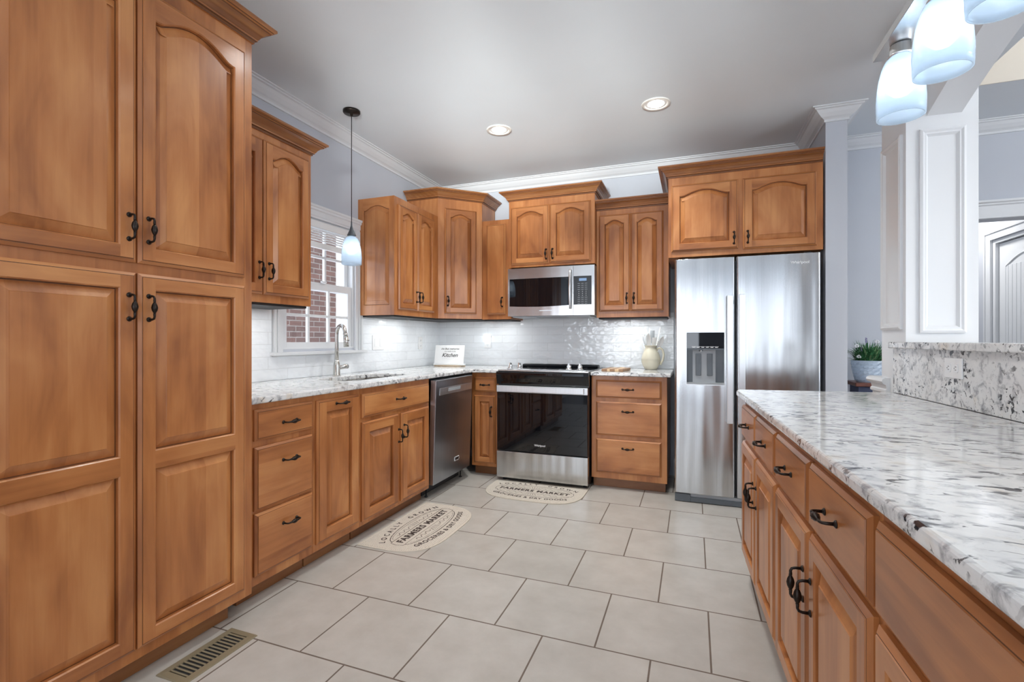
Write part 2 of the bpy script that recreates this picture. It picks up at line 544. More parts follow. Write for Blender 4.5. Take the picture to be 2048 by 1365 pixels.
class MB:
    """collects faces with material names, then links them as ONE mesh object"""

    def __init__(s):
        s.v, s.f, s.m, s.sm = [], [], [], []
        s.mats = []
        s.T = None

    def mi(s, m):
        if m not in s.mats:
            s.mats.append(m)
        return s.mats.index(m)

    def add(s, vs, fs, m, smooth=False):
        b = len(s.v)
        for p in vs:
            s.v.append(tuple(s.T @ Vector(p)) if s.T is not None else tuple(p))
        k = s.mi(m)
        for f in fs:
            s.f.append([b + i for i in f])
            s.m.append(k)
            s.sm.append(smooth)

    def box(s, x0, x1, y0, y1, z0, z1, m):
        vs = [(x, y, z) for z in (z0, z1) for y in (y0, y1) for x in (x0, x1)]
        s.add(vs, [(0, 2, 3, 1), (4, 5, 7, 6), (0, 1, 5, 4), (2, 6, 7, 3), (0, 4, 6, 2), (1, 3, 7, 5)], m)

    def prism(s, poly, z0, z1, m, smooth=False, cap=True):
        n = len(poly)
        vs = [(x, y, z0) for x, y in poly] + [(x, y, z1) for x, y in poly]
        fs = [(i, (i + 1) % n, n + (i + 1) % n, n + i) for i in range(n)]
        s.add(vs, fs, m, smooth)
        if cap:
            s.add(vs[:n], [tuple(range(n))[::-1]], m)
            s.add(vs[n:], [tuple(range(n))], m)

    def rings(s, rings, m, closed=True, cap0=False, cap1=False, smooth=False):
        n = len(rings[0])
        vs = [p for r in rings for p in r]
        fs = []
        for k in range(len(rings) - 1):
            for i in range(n if closed else n - 1):
                j = (i + 1) % n
                fs.append((k * n + i, k * n + j, (k + 1) * n + j, (k + 1) * n + i))
        s.add(vs, fs, m, smooth)
        if cap0:
            s.add(rings[0], [tuple(range(n))[::-1]], m)
        if cap1:
            s.add(rings[-1], [tuple(range(n))], m)

    def lathe(s, prof, m, c=(0, 0, 0), seg=24, axis='z', cap=True, smooth=True):
        rs = []
        for r, h in prof:
            ring = []
            for i in range(seg):
                a = 2 * PI * i / seg
                if axis == 'z':
                    ring.append((c[0] + r * math.cos(a), c[1] + r * math.sin(a), c[2] + h))
                elif axis == 'y':
                    ring.append((c[0] + r * math.cos(a), c[1] + h, c[2] - r * math.sin(a)))
                else:
                    ring.append((c[0] + h, c[1] + r * math.cos(a), c[2] + r * math.sin(a)))
            rs.append(ring)
        s.rings(rs, m, cap0=cap, cap1=cap, smooth=smooth)

    def tube(s, pts, r, m, seg=10, cap=True):
        pts = [Vector(p) for p in pts]
        rad = r if isinstance(r, (list, tuple)) else [r] * len(pts)
        rs = []
        up = None
        for i, p in enumerate(pts):
            t = (pts[min(i + 1, len(pts) - 1)] - pts[max(i - 1, 0)]).normalized()
            if up is None:
                up = Vector((0, 0, 1)) if abs(t.z) < 0.9 else Vector((1, 0, 0))
            a = t.cross(up)
            if a.length < 1e-4:
                a = t.cross(Vector((0, 1, 0)))
            a.normalize()
            bb = a.cross(t).normalized()
            up = bb
            rs.append([tuple(p + rad[i] * (math.cos(2 * PI * k / seg) * a + math.sin(2 * PI * k / seg) * bb)) for k in range(seg)])
        s.rings(rs, m, cap0=cap, cap1=cap, smooth=True)

    def sweep(s, path, prof, m, side=1, cap=True, closed=False):
        """path: list of (x,y); profile (out,z); out is to the right of travel when side=1"""
        n = len(path)
        P = [Vector((p[0], p[1])) for p in path]
        offs = []
        for i in range(n):
            if closed:
                d0 = (P[i] - P[i - 1]).normalized()
                d1 = (P[(i + 1) % n] - P[i]).normalized()
            else:
                d0 = (P[i] - P[i - 1]).normalized() if i > 0 else None
                d1 = (P[i + 1] - P[i]).normalized() if i < n - 1 else None
                d0 = d0 or d1
                d1 = d1 or d0
            n0 = Vector((d0.y, -d0.x)) * side
            n1 = Vector((d1.y, -d1.x)) * side
            k = (n0 + n1)
            k = k / max(0.2, k.dot(n0))
            offs.append(k)
        rs = []
        for i in range(n):
            rs.append([(P[i].x + offs[i].x * o, P[i].y + offs[i].y * o, z) for o, z in prof])
        if closed:
            rs.append(rs[0])
        if isinstance(m, (list, tuple)):
            np_ = len(prof)
            for k in range(np_):
                s.rings([[r[k], r[(k + 1) % np_]] for r in rs], m[k], closed=False)
            if cap:
                s.add(rs[0], [tuple(range(np_))[::-1]], m[0])
                s.add(rs[-1], [tuple(range(np_))], m[0])
            return
        s.rings(rs, m, cap0=cap and not closed, cap1=cap and not closed)

    def text(s, txt, size, m, fn, extrude=0.0004, shear=0.0, bold=0.0, space=1.0, align='CENTER', spacing=1.0):
        cu = bpy.data.curves.new('t', 'FONT')
        cu.body = txt
        cu.size = size
        cu.extrude = 0
        cu.shear = shear
        cu.offset = bold
        cu.space_character = space
        cu.align_x = align
        cu.align_y = 'CENTER'
        cu.resolution_u = 3
        o = bpy.data.objects.new('t', cu)
        COL.objects.link(o)
        me = bpy.data.meshes.new_from_object(o)
        vs = [fn(v.co.x, v.co.y) for v in me.vertices]
        fs = [tuple(p.vertices) for p in me.polygons]
        s.add(vs, fs, m)
        bpy.data.objects.remove(o)
        bpy.data.curves.remove(cu)
        bpy.data.meshes.remove(me)

    def build(s, name, parent=None, loc=(0, 0, 0), rot=(0, 0, 0), bev=0, seg=2, fixn=True):
        me = bpy.data.meshes.new(name)
        me.from_pydata(s.v, [], s.f)
        for k in s.mats:
            me.materials.append(M[k])
        me.polygons.foreach_set('material_index', s.m)
        me.polygons.foreach_set('use_smooth', s.sm)
        if fixn:
            bm = bmesh.new()
            bm.from_mesh(me)
            bmesh.ops.remove_doubles(bm, verts=bm.verts, dist=1e-6)
            bmesh.ops.recalc_face_normals(bm, faces=bm.faces)
            bm.to_mesh(me)
            bm.free()
        me.update()
        o = bpy.data.objects.new(name, me)
        COL.objects.link(o)
        o.location = loc
        o.rotation_euler = rot
        if parent is not None:
            o.parent = parent
        if bev:
            b = o.modifiers.new('edge', 'BEVEL')
            b.width = bev
            b.segments = seg
            b.limit_method = 'ANGLE'
            b.angle_limit = R(40)
        return o


def tag(o, label, cat, group=None):
    o['label'] = label
    o['category'] = cat
    if group:
        o['group'] = group
    return o


def thing(name, label, cat, loc, rz=0, group=None):
    o = bpy.data.objects.new(name, None)
    o.empty_display_size = 0.1
    COL.objects.link(o)
    o.location = loc
    o.rotation_euler = (0, 0, rz)
    return tag(o, label, cat, group)


def struct(mb, name, **kw):
    o = mb.build(name, **kw)
    o['kind'] = 'structure'
    return o


def copy_tree(o, parent=None):
    c = o.copy()
    COL.objects.link(c)
    if parent is not None:
        c.parent = parent
    for ch in [x for x in bpy.data.objects if x.parent == o]:
        copy_tree(ch, c)
    return c


# ------------------------------------------------------------------ key dimensions
XW, YW, ZC = -2.437, 4.374, 2.70
XF, YF = -1.806, 3.799          # faces of the base cabinets
XP = -1.770                     # face of the tall pantry
ROTL = R(90)                    # left-wall units: local x runs to +Y, local y into the wall
IA = R(2.6)                     # the peninsula is turned by this much
IO = (0.205, 2.607)
IX = (math.cos(IA), math.sin(IA))
IY = (-math.sin(IA), math.cos(IA))


def iw(lx, ly, z=0):
    return (IO[0] + lx * IX[0] + ly * IY[0], IO[1] + lx * IX[1] + ly * IY[1], z)


# ------------------------------------------------------------------ room shell
b = MB(); b.box(-2.6, 1.25, -1.2, 4.5, -0.06, 0, 'tile'); struct(b, 'floor')
b = MB(); b.box(-2.6, 4.5, -4.1, -1.2, -0.06, -0.001, 'hardwood'); b.box(1.25, 4.5, -1.2, 7.2, -0.06, -0.001, 'hardwood')
struct(b, 'floor_hardwood')
# ceiling with the raised tray of the dining side
b = MB()
b.box(-2.6, 1.565, -4.1, 4.374, ZC, ZC + 0.05, 'ceil')
b.box(1.565, 4.5, 3.72, 4.374, ZC, ZC + 0.05, 'ceil')
b.box(1.565, 4.5, -4.1, -1.5, ZC, ZC + 0.05, 'ceil')
b.box(4.1, 4.5, -1.5, 3.72, ZC, ZC + 0.05, 'ceil')
b.box(1.2, 4.5, 4.374, 7.2, ZC, ZC + 0.05, 'ceil')
b.box(1.5, 4.2, -1.6, 3.8, 3.05, 3.1, 'ceil')
struct(b, 'ceiling')
b = MB()
b.box(1.575, 4.09, 3.712, 3.7195, ZC, 3.05, 'cream')
b.box(1.525, 1.565, -1.5, 3.76, ZC + 0.05, 3.05, 'cream')
b.box(4.1, 4.14, -1.5, 3.76, ZC + 0.05, 3.05, 'cream')
b.box(1.565, 4.1, -1.54, -1.5, ZC + 0.05, 3.05, 'cream')
struct(b, 'wall_tray')

# left wall with the window hole (Y 2.36..3.03, z 1.12..2.0)
WY0, WY1, WZ0, WZ1 = 2.345, 3.045, 1.105, 2.0
b = MB()
b.box(XW - 0.12, XW, -4.1, WY0, 0, ZC, 'paint')
b.box(XW - 0.12, XW, WY1, YW + 0.12, 0, ZC, 'paint')
b.box(XW - 0.12, XW, WY0, WY1, 0, WZ0, 'paint')
b.box(XW - 0.12, XW, WY0, WY1, WZ1, ZC, 'paint')
struct(b, 'wall_left')
# back wall, runs on behind the dining side with a cased opening
OX0, OX1, OZ = 1.87, 2.46, 2.02
b = MB()
b.box(XW, OX0, YW, YW + 0.12, 0, ZC, 'paint')
b.box(OX1, 4.5, YW, YW + 0.12, 0, ZC, 'paint')
b.box(OX0, OX1, YW, YW + 0.12, OZ, ZC, 'paint')
struct(b, 'wall_back')
b = MB(); b.box(0.827, 0.951, 3.75, YW, 0, ZC, 'paint'); struct(b, 'wall_stub')
# hall beyond the opening
b = MB()
b.box(1.2, 4.5, 7.1, 7.2, 0, ZC, 'paint')
b.box(1.2, 1.3, YW + 0.12, 7.1, 0, ZC, 'paint')
HX = 2.47
b.box(HX, HX + 0.12, 5.47, 7.1, 0, ZC, 'paint')
b.box(HX, HX + 0.12, YW + 0.12, 4.62, 0, ZC, 'paint')
b.box(HX, HX + 0.12, 4.62, 5.47, 2.04, ZC, 'paint')
struct(b, 'wall_hall')
# dining side and rear walls with openings for the added light panels
b = MB()
b.box(4.4, 4.5, -4.1, -0.1, 0, 3.1, 'paint'); b.box(4.4, 4.5, 1.9, 7.2, 0, 3.1, 'paint')
b.box(4.4, 4.5, -0.1, 1.9, 0, 0.6, 'paint'); b.box(4.4, 4.5, -0.1, 1.9, 2.4, 3.1, 'paint')
struct(b, 'wall_right')
b = MB()
ex = [-2.6] + [v for p in REAR for v in p] + [4.5]
for k in range(0, len(ex), 2):
    b.box(ex[k], ex[k + 1], -4.1, -4.0, 0, ZC, 'paint')
for x0, x1 in REAR:
    b.box(x0, x1, -4.1, -4.0, 0, 0.15, 'paint'); b.box(x0, x1, -4.1, -4.0, 2.35, ZC, 'paint')
struct(b, 'wall_rear')

# tiled backsplash (thin tile skin on the walls)
b = MB()
b.box(XW, XW + 0.012, 1.56, 2.262, 0.916, 1.40, 'subway_l')
b.box(XW, XW + 0.012, 2.262, 3.128, 0.916, 1.062, 'subway_l')
b.box(XW, XW + 0.012, 3.128, YW, 0.916, 1.40, 'subway_l')
struct(b, 'wall_backsplash_left')
b = MB(); b.box(XW + 0.012, -0.155, YW - 0.012, YW, 0.916, 1.40, 'subway_b'); struct(b, 'wall_backsplash_back')

# ceiling crown
CP = [(0, -0.085), (0.010, -0.085), (0.010, -0.070), (0.018, -0.064), (0.030, -0.058), (0.050, -0.038), (0.064, -0.020), (0.076, -0.016),
      (0.076, -0.009), (0.09, -0.007), (0.09, -0.0005), (0, -0.0005)]
CPz = [(o, ZC + z) for o, z in CP]
b = MB()
b.sweep([(XW, -4.0), (XW, YW), (0.827, YW), (0.827, 3.75), (0.951, 3.75), (0.951, YW), (4.4, YW)], CPz, 'trim', side=1)
struct(b, 'trim_1')
# tray crown
b = MB()
b.sweep([(1.565, -1.5), (1.565, 3.72), (4.1, 3.72)], [(o, 3.05 + z * 1.3) for o, z in CP], 'trim', side=1)
struct(b, 'trim_2')
# baseboards
BB = [(0, 0), (0.016, 0), (0.016, 0.115), (0.010, 0.125), (0.007, 0.14), (0, 0.145)]
b = MB(); b.sweep([(-0.155, YW), (0.827, YW), (0.827, 3.75), (0.951, 3.75), (0.951, YW), (OX0 - 0.1, YW)], BB, 'trim', side=1); struct(b, 'baseboard_back')
# header casing of the opening
b = MB()
prof = [(0, 0), (0.02, 0), (0.02, 0.085), (0.032, 0.092), (0.032, 0.10), (0.045, 0.108), (0.045, 0.122), (0, 0.122)]
b.sweep([(OX0 - 0.12, YW), (OX1 + 0.12, YW)], [(o, OZ + 0.002 + z) for o, z in prof], 'trim', side=1)
b.box(OX0 - 0.09, OX0 - 0.001, YW - 0.02, YW - 0.0005, 0.002, OZ, 'trim')
b.box(OX0 + 0.0005, OX0 + 0.016, YW - 0.005, YW + 0.125, 0.002, OZ - 0.001, 'trim')
b.box(OX1 + 0.001, OX1 + 0.09, YW - 0.02, YW - 0.0005, 0.002, OZ, 'trim')
struct(b, 'trim_3')

# ------------------------------------------------------------------ cabinet parts


def arch_pts(x0, x1, zs, rise, n=22):
    """left shoulder to right shoulder"""
    out = []
    for i in range(n + 1):
        t = i / n
        e = 0.07
        if t <= e or t >= 1 - e:
            s = 0
        else:
            u = (t - e) / (1 - 2 * e)
            s = (1 - (2 * u - 1) ** 2) ** 1.25
        out.append((x0 + (x1 - x0) * t, zs + rise * s))
    return out


def offset_loop(pts, d):
    """inward offset of a clockwise... loop given counter-clockwise in (x,z)"""
    n = len(pts)
    out = []
    for i in range(n):
        p0, p, p1 = Vector(pts[i - 1]), Vector(pts[i]), Vector(pts[(i + 1) % n])
        a = (p - p0).normalized()
        c = (p1 - p).normalized()
        n0, n1 = Vector((-a.y, a.x)), Vector((-c.y, c.x))
        k = n0 + n1
        k = k / max(0.35, k.dot(n0))
        out.append((p.x + k.x * d, p.y + k.y * d))
    return out


def raised_panel(b, x0, x1, z0, z1, yf, rise=0.0, deep=0.0175, bw=0.030, mv='wv'):
    """groove + bevelled raised field inside an opening; returns its outline top points. yf: frame face (negative = outward)"""
    if rise > 0:
        top = arch_pts(x0, x1, z1 - rise, rise)
    else:
        top = [(x0, z1), (x1, z1)]
    loop = [(x0, z0), (x1, z0)] + top[::-1]        # counter-clockwise seen from the front
    o = lambda d, y: [(x, y, z) for x, z in offset_loop(loop, d)]
    b.rings([o(0, yf), o(0.004, yf + min(0.004, deep)), o(0.0045, yf + deep)], mv)
    b.rings([o(0.0045, yf + deep), o(0.0075, yf + deep)], 'glaze')
    b.rings([o(0.0075, yf + deep), o(0.0075 + bw, yf + 0.0035)], mv)
    b.rings([o(0.0075 + bw, yf + 0.0035), o(0.009 + bw, yf + 0.0010)], mv, cap1=True)
    return top


def edge_slab(b, w, h, t=0.019, inset=0.013, m='wv', mtop='wh', glazeline=True):
    """moulded outer edge of a door/drawer front; returns inner face rectangle offset"""
    def rr(d, y):
        return [(d, y, d), (w - d, y, d), (w - d, y, h - d), (d, y, h - d)]
    b.add(rr(0, 0), [(3, 2, 1, 0)], m)
    prof = [(0, 0), (0, -0.009), (0.004, -0.012), (inset - 0.003, -0.0165), (inset - 0.001, -0.0165), (inset, -t)]
    for k in range(len(prof) - 1):
        r0, r1 = rr(*prof[k]), rr(*prof[k + 1])
        for i in range(4):
            j = (i + 1) % 4
            mat = 'glaze' if (k == 3 and glazeline) else (mtop if i in (0, 2) else m)
            b.add([r0[i], r0[j], r1[j], r1[i]], [(0, 1, 2, 3)], mat)
    return inset


def door_mesh(w, h, style='arch', stile=0.052, rise=0.045, mid=None):
    b = MB()
    t = 0.019
    d = edge_slab(b, w, h, t)
    y = -t
    if style == 'drawer':
        b.add([(d, y, d), (w - d, y, d), (w - d, y, h - d), (d, y, h - d)], [(0, 1, 2, 3)], 'wh')
        return b
    if style == 'flat':
        b.add([(d, y, d), (w - d, y, d), (w - d, y, h - d), (d, y, h - d)], [(0, 1, 2, 3)], 'wv')
        return b
    s = stile
    Q = lambda x0, x1, z0, z1, m: b.add([(x0, y, z0), (x1, y, z0), (x1, y, z1), (x0, y, z1)], [(0, 1, 2, 3)], m)
    Q(d, s, d, h - d, 'wv')
    Q(w - s, w - d, d, h - d, 'wv')
    Q(s, w - s, d, s, 'wh')
    if style == 'two':
        Q(s, w - s, mid - 0.03, mid + 0.03, 'wh')
        Q(s, w - s, h - s, h - d, 'wh')
        raised_panel(b, s, w - s, s, mid - 0.03, y)
        raised_panel(b, s, w - s, mid + 0.03, h - s, y)
    elif style == 'square':
        Q(s, w - s, h - s, h - d, 'wh')
        raised_panel(b, s, w - s, s, h - s, y, bw=min(0.032, (w - 2 * s) * 0.24))
    elif style == 'arch':
        zt = h - 0.042
        top = raised_panel(b, s, w - s, s, zt, y, rise=rise, bw=min(0.030, (w - 2 * s) * 0.2))
        vs = []
        for x, z in top:
            vs += [(x, y, z), (x, y, h - d)]
        b.add(vs, [(2 * i, 2 * i + 2, 2 * i + 3, 2 * i + 1) for i in range(len(top) - 1)], 'wh')
    return b


# --- one pull, shared by all doors and drawers (built upright, centre at origin, standing out to -y)


def pull_mesh():
    b = MB()
    for sz in (-1, 1):
        b.lathe([(0.0085, 0), (0.0085, -0.002), (0.006, -0.004), (0.0042, -0.006)], 'bronze', (0, 0, sz * 0.040), 12, 'y')
        pts = [(0, -0.004, sz * 0.040), (0, -0.018, sz * 0.040), (0, -0.026, sz * 0.0375), (0, -0.029, sz * 0.031), (0, -0.0285, sz * 0.024), (0, -0.029, sz * 0.019)]
        b.tube(pts, [0.0042, 0.0038, 0.0036, 0.0036, 0.0042, 0.0028], 'bronze', 8)
        b.lathe([(0.0026, -0.002), (0.005, 0), (0.0026, 0.002)], 'bronze', (0, -0.029, sz * 0.0205), 10, 'z')
    prof = [(0.0022, -0.020), (0.0045, -0.016), (0.0075, -0.009), (0.0092, 0), (0.0075, 0.009), (0.0045, 0.016), (0.0022, 0.020)]
    # ribbed spindle
    seg = 20
    rs = []
    for r, h in prof:
        rs.append([((r * (1 + 0.10 * (1 if k % 2 else -1))) * math.cos(2 * PI * k / seg), -0.029 + (r * (1 + 0.10 * (1 if k % 2 else -1))) * math.sin(2 * PI * k / seg), h) for k in range(seg)])
    b.rings(rs, 'bronze', cap0=True, cap1=True, smooth=True)
    return b


_p = pull_mesh().build('handle')
PULL = _p.data
bpy.data.objects.remove(_p)


def pull(parent, x, z, horiz=False):
    o = bpy.data.objects.new('handle', PULL)
    COL.objects.link(o)
    o.parent = parent
    o.location = (x, -0.0192, z)
    if horiz:
        o.rotation_euler = (0, R(90), 0)
    return o


CROWN = [(0, 0), (0.007, 0.001), (0.007, 0.008), (0.009, 0.010), (0.016, 0.013), (0.016, 0.019), (0.020, 0.022), (0.026, 0.034), (0.038, 0.046), (0.052, 0.053),
         (0.052, 0.058), (0.060, 0.060), (0.060, 0.065), (0.070, 0.068), (0.070, 0.078), (0, 0.078)]


def front(root, kind, x0, x1, z0, z1, style, handle, rise=0.045, mid=None, face=0.0, stile=0.052):
    """door/drawer on a cabinet face; handle = (where x, z, horiz) in cabinet coordinates or None"""
    bm = door_mesh(x1 - x0, z1 - z0, style, stile, rise, mid)
    o = bm.build(kind, root, (x0, face - 0.0005, z0))
    if handle:
        pull(o, handle[0] - x0, handle[1] - z0, handle[2])
    return o


def carcass(root, w, h, depth, z0=0.0, toe=0.0, toe_in=0.065, under=False, m='wv', name='body', toe_x1=None, hollow=False):
    b = MB()
    if hollow:
        zb_ = z0 + toe
        b.box(0, w, 0, 0.02, zb_, h, m)
        b.box(0, w, depth - 0.01, depth, zb_, h, m)
        b.box(0, 0.018, 0.02, depth - 0.01, zb_, h, m)
        b.box(w - 0.018, w, 0.02, depth - 0.01, zb_, h, m)
        b.box(0.018, w - 0.018, 0.02, depth - 0.01, zb_, zb_ + 0.018, m)
    else:
        b.box(0, w, 0, depth, z0 + toe, h, m)
    o = b.build(name, root, bev=0.0015, seg=1)
    if toe:
        b = MB()
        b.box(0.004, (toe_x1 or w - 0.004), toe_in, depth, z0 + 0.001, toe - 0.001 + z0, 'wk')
        b.build('toe_kick', root)
    if under:
        b = MB()
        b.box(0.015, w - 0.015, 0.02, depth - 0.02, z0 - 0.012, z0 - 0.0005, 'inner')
        lr = b.build('light_rail', root)
        a_ = area('undercabinet_fill', (w / 2, depth * 0.45, z0 - 0.0135), (0, 0, 0), w * 0.75, 0.05, 1.5 * w, (0.97, 0.99, 0.975))  # added strip light, brightens the tiles and worktop
        a_.parent = root
    return o


def crown(root, path, z, side=1, scale=1.0):
    b = MB()
    ms = ['wc' if k in (0, 4, 10, 12) else ('glaze' if k in (1, 3, 9, 11) else 'wd') for k in range(len(CROWN))]
    b.sweep(path, [(o * scale, z + q * scale) for o, q in CROWN], ms, side=side)
    return b.build('crown', root)


# ------------------------------------------------------------------ tall pantry
PY0, PY1 = 0.615, 1.547
t = thing('pantry_cabinet', 'floor-to-ceiling honey maple pantry with arched upper doors and two-panel lower doors', 'cabinet', (XP, PY0, 0), ROTL)
W = PY1 - PY0
carcass(t, W, 2.45, 0.655, toe=0.078, toe_in=0.055, toe_x1=W - 0.07)
c0, c1, c2, c3 = 0.665 - PY0, 1.080 - PY0, 1.086 - PY0, 1.503 - PY0
zh = 1.545
front(t, 'door', c0, c1, 1.427, 2.372, 'arch', (c1 - 0.026, 1.542, False), rise=0.050)
front(t, 'door', c2, c3, 1.427, 2.372, 'arch', (c2 + 0.030, 1.542, False), rise=0.050)
front(t, 'door', c0, c1, 0.118, 1.392, 'two', (c1 - 0.026, 1.276, False), mid=0.632)
front(t, 'door', c2, c3, 0.118, 1.392, 'two', (c2 + 0.030, 1.276, False), mid=0.632)
crown(t, [(0, 0), (W, 0), (W, 0.6)], 2.436, side=1)

# upper cabinet between pantry and window
t = thing('upper_cabinet', 'maple upper cabinet with two arched doors hung between the pantry and the window', 'cabinet', (-2.108, PY1 + 0.002, 1.362), ROTL)
W = 2.249 - PY1 - 0.002
carcass(t, W, 2.256 - 1.362, 0.325, under=True)
y_ = lambda Y: Y - PY1 - 0.002
front(t, 'door', y_(1.585), y_(1.899), 0.042, 2.212 - 1.362, 'arch', (y_(1.899) - 0.028, 0.165, False), rise=0.040)
front(t, 'door', y_(1.904), y_(2.222), 0.042, 2.212 - 1.362, 'arch', (y_(1.904) + 0.028, 0.165, False), rise=0.040)
crown(t, [(0, 0), (W, 0), (W, 0.325)], 2.250 - 1.362)

# small upper right of the window
UZ = 1.355
t = thing('upper_cabinet', 'short-topped maple upper cabinet with a panelled end facing the window, no crown', 'cabinet', (-2.108, 3.103, UZ), ROTL)
W = 3.762 - 3.103
carcass(t, W, 0.90, 0.329, under=True)
front(t, 'door', 0.035, 0.300, 0.045, 0.845, 'arch', (0.277, 0.155, False), stile=0.046, rise=0.030)
front(t, 'door', 0.305, 0.575, 0.045, 0.845, 'arch', (0.328, 0.155, False), stile=0.046, rise=0.030)
b = MB()      # raised panel on the end
raised_panel(b, 0.045, 0.285, 0.075, 0.845, -0.009, rise=0.035, deep=0.0085, bw=0.028)
y = -0.009
for x0, x1, z0, z1 in ((0, 0.045, 0, 0.9), (0.285, 0.329, 0, 0.9), (0.045, 0.285, 0, 0.075)):
    b.add([(x0, y, z0), (x1, y, z0), (x1, y, z1), (x0, y, z1)], [(0, 1, 2, 3)], 'wv')
tp = arch_pts(0.045, 0.285, 0.81, 0.035)
vs = []
for x, z in tp:
    vs += [(x, y, z), (x, y, 0.9)]
b.add(vs, [(2 * i, 2 * i + 2, 2 * i + 3, 2 * i + 1) for i in range(len(tp) - 1)], 'wh')
for x0, x1 in ((0, 0.329),):
    b.add([(0, 0, 0), (0, 0, 0.9), (0, y, 0.9), (0, y, 0)], [(0, 1, 2, 3)], 'wv')
    b.add([(0.329, 0, 0), (0.329, 0, 0.9), (0.329, y, 0.9), (0.329, y, 0)], [(0, 1, 2, 3)], 'wv')
b.build('end_panel', t, (0, 0.329, 0), (0, 0, R(-90)))

# diagonal corner upper
ax, ay, bx_, by_ = -2.108, 3.765, -1.812, 4.052
t = thing('corner_cabinet', 'tall diagonal corner cabinet with a single arched door and wrap-round crown', 'cabinet', (ax, ay, UZ), math.atan2(by_ - ay, bx_ - ax))
ca = math.atan2(by_ - ay, bx_ - ax)
Wd = math.hypot(bx_ - ax, by_ - ay)
inv = Matrix.Rotation(-ca, 2)


def cl(X, Y):
    v = inv @ Vector((X - ax, Y - ay))
    return (v.x, v.y)


poly = [cl(ax, ay), cl(bx_, by_), cl(bx_, YW - 0.014), cl(XW + 0.014, YW - 0.014), cl(XW + 0.014, ay)]
H = 2.428 - UZ
b = MB(); b.prism(poly, 0, H, 'wv'); b.build('body', t, bev=0.0015, seg=1)
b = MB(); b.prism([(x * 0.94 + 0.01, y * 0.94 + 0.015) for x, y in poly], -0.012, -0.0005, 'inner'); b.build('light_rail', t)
a_ = area('undercabinet_fill', (Wd / 2, 0.16, -0.0135), (0, 0, 0), 0.3, 0.05, 0.7, (0.97, 0.99, 0.975)); a_.parent = t  # added strip light below the corner unit
front(t, 'door', 0.058, Wd - 0.058, 0.045, 2.335 - UZ, 'arch', (0.058 + 0.025, 0.155, False), stile=0.05, rise=0.032)
crown(t, [cl(XW + 0.014, ay), cl(ax, ay), cl(bx_, by_), cl(bx_, YW - 0.014)], 2.418 - UZ)

# narrow filler cabinet right of the corner
t = thing('upper_cabinet', 'narrow maple upper cabinet with one plain flat door beside the microwave', 'cabinet', (-1.810, 4.052, UZ - 0.004), 0)
W = -1.524 + 1.810
carcass(t, W, 0.90, 0.31, under=True)
b_ = front(t, 'door', 0.048, 0.232, 0.045, 0.86, 'flat', (0.232 - 0.028, 0.155, False))

# cabinet over the microwave
t = thing('upper_cabinet', 'deep crowned maple cabinet with two arched doors directly above the microwave', 'cabinet', (-1.522, 3.985, 1.800), 0)
W = -0.762 + 1.522
carcass(t, W, 2.39 - 1.80, 0.375)
front(t, 'door', 0.022, 0.372, 0.022, 0.525, 'arch', (0.372 - 0.026, 0.10, False), rise=0.036)
front(t, 'door', 0.377, 0.728, 0.022, 0.525, 'arch', (0.377 + 0.026, 0.10, False), rise=0.036)
crown(t, [(0, 0.375), (0, 0), (W, 0), (W, 0.375)], 2.382 - 1.80)

# upper right of microwave
t = thing('upper_cabinet', 'maple upper cabinet with two tall arched doors between microwave and refrigerator', 'cabinet', (-0.760, 4.049, 1.352), 0)
W = -0.182 + 0.760
carcass(t, W, 2.252 - 1.352, 0.31, under=True)
front(t, 'door', 0.022, 0.278, 0.050, 0.850, 'arch', (0.278 - 0.026, 0.155, False), stile=0.048, rise=0.030)
front(t, 'door', 0.283, 0.538, 0.050, 0.850, 'arch', (0.283 + 0.026, 0.155, False), stile=0.048, rise=0.030)
crown(t, [(0, 0), (W - 0.003, 0)], 2.245 - 1.352)

# over the fridge
t = thing('upper_cabinet', 'wide deep crowned maple cabinet with two squat arched doors above the refrigerator', 'cabinet', (-0.172, 3.758, 1.772), 0)
W = 0.815 + 0.172
carcass(t, W, 2.37 - 1.772, 0.60)
front(t, 'door', 0.022, 0.470, 0.040, 0.528, 'arch', (0.470 - 0.028, 0.115, False), rise=0.04, stile=0.055)
front(t, 'door', 0.500, 0.948, 0.030, 0.528, 'arch', (0.500 + 0.030, 0.115, False), rise=0.04, stile=0.055)
crown(t, [(0, 0.60), (0, 0), (W - 0.004, 0)], 2.358 - 1.772)

# ------------------------------------------------------------------ base cabinets
BT = 0.884


def base(label, loc, rz, W, depth=0.60, toe=0.082, h=BT, toe_x1=None, name='base_cabinet', hollow=False):
    t = thing(name, label, 'cabinet', loc, rz)
    carcass(t, W, h, depth, toe=toe, toe_x1=toe_x1, hollow=hollow)
    return t


Y0 = PY1 + 0.004
t = base('maple base cabinet of three stacked drawers beside the tall pantry', (XF, Y0, 0), ROTL, 1.940 - Y0)
for z0, z1 in ((0.720, 0.858), (0.412, 0.692), (0.125, 0.400)):
    zz = {0.720: 0.783, 0.412: 0.608, 0.125: 0.313}[z0]
    front(t, 'drawer', 1.583 - Y0, 1.925 - Y0, z0, z1, 'drawer', (1.773 - Y0, zz, True))
t = base('maple base cabinet with one tall square-panelled pull-out door, pull at its top', (XF, 1.941, 0), ROTL, 2.302 - 1.941)
front(t, 'door', 0.014, 0.345, 0.120, 0.855, 'square', (0.19, 0.826, True), stile=0.062)
t = base('maple sink base with a wide false drawer over two square-panelled doors', (XF, 2.303, 0), ROTL, 3.088 - 2.303, hollow=True)
front(t, 'drawer', 0.012, 0.765, 0.710, 0.850, 'drawer', (0.388, 0.785, True))
front(t, 'door', 0.012, 0.378, 0.110, 0.686, 'square', (0.378 - 0.006, 0.545, False), stile=0.06)
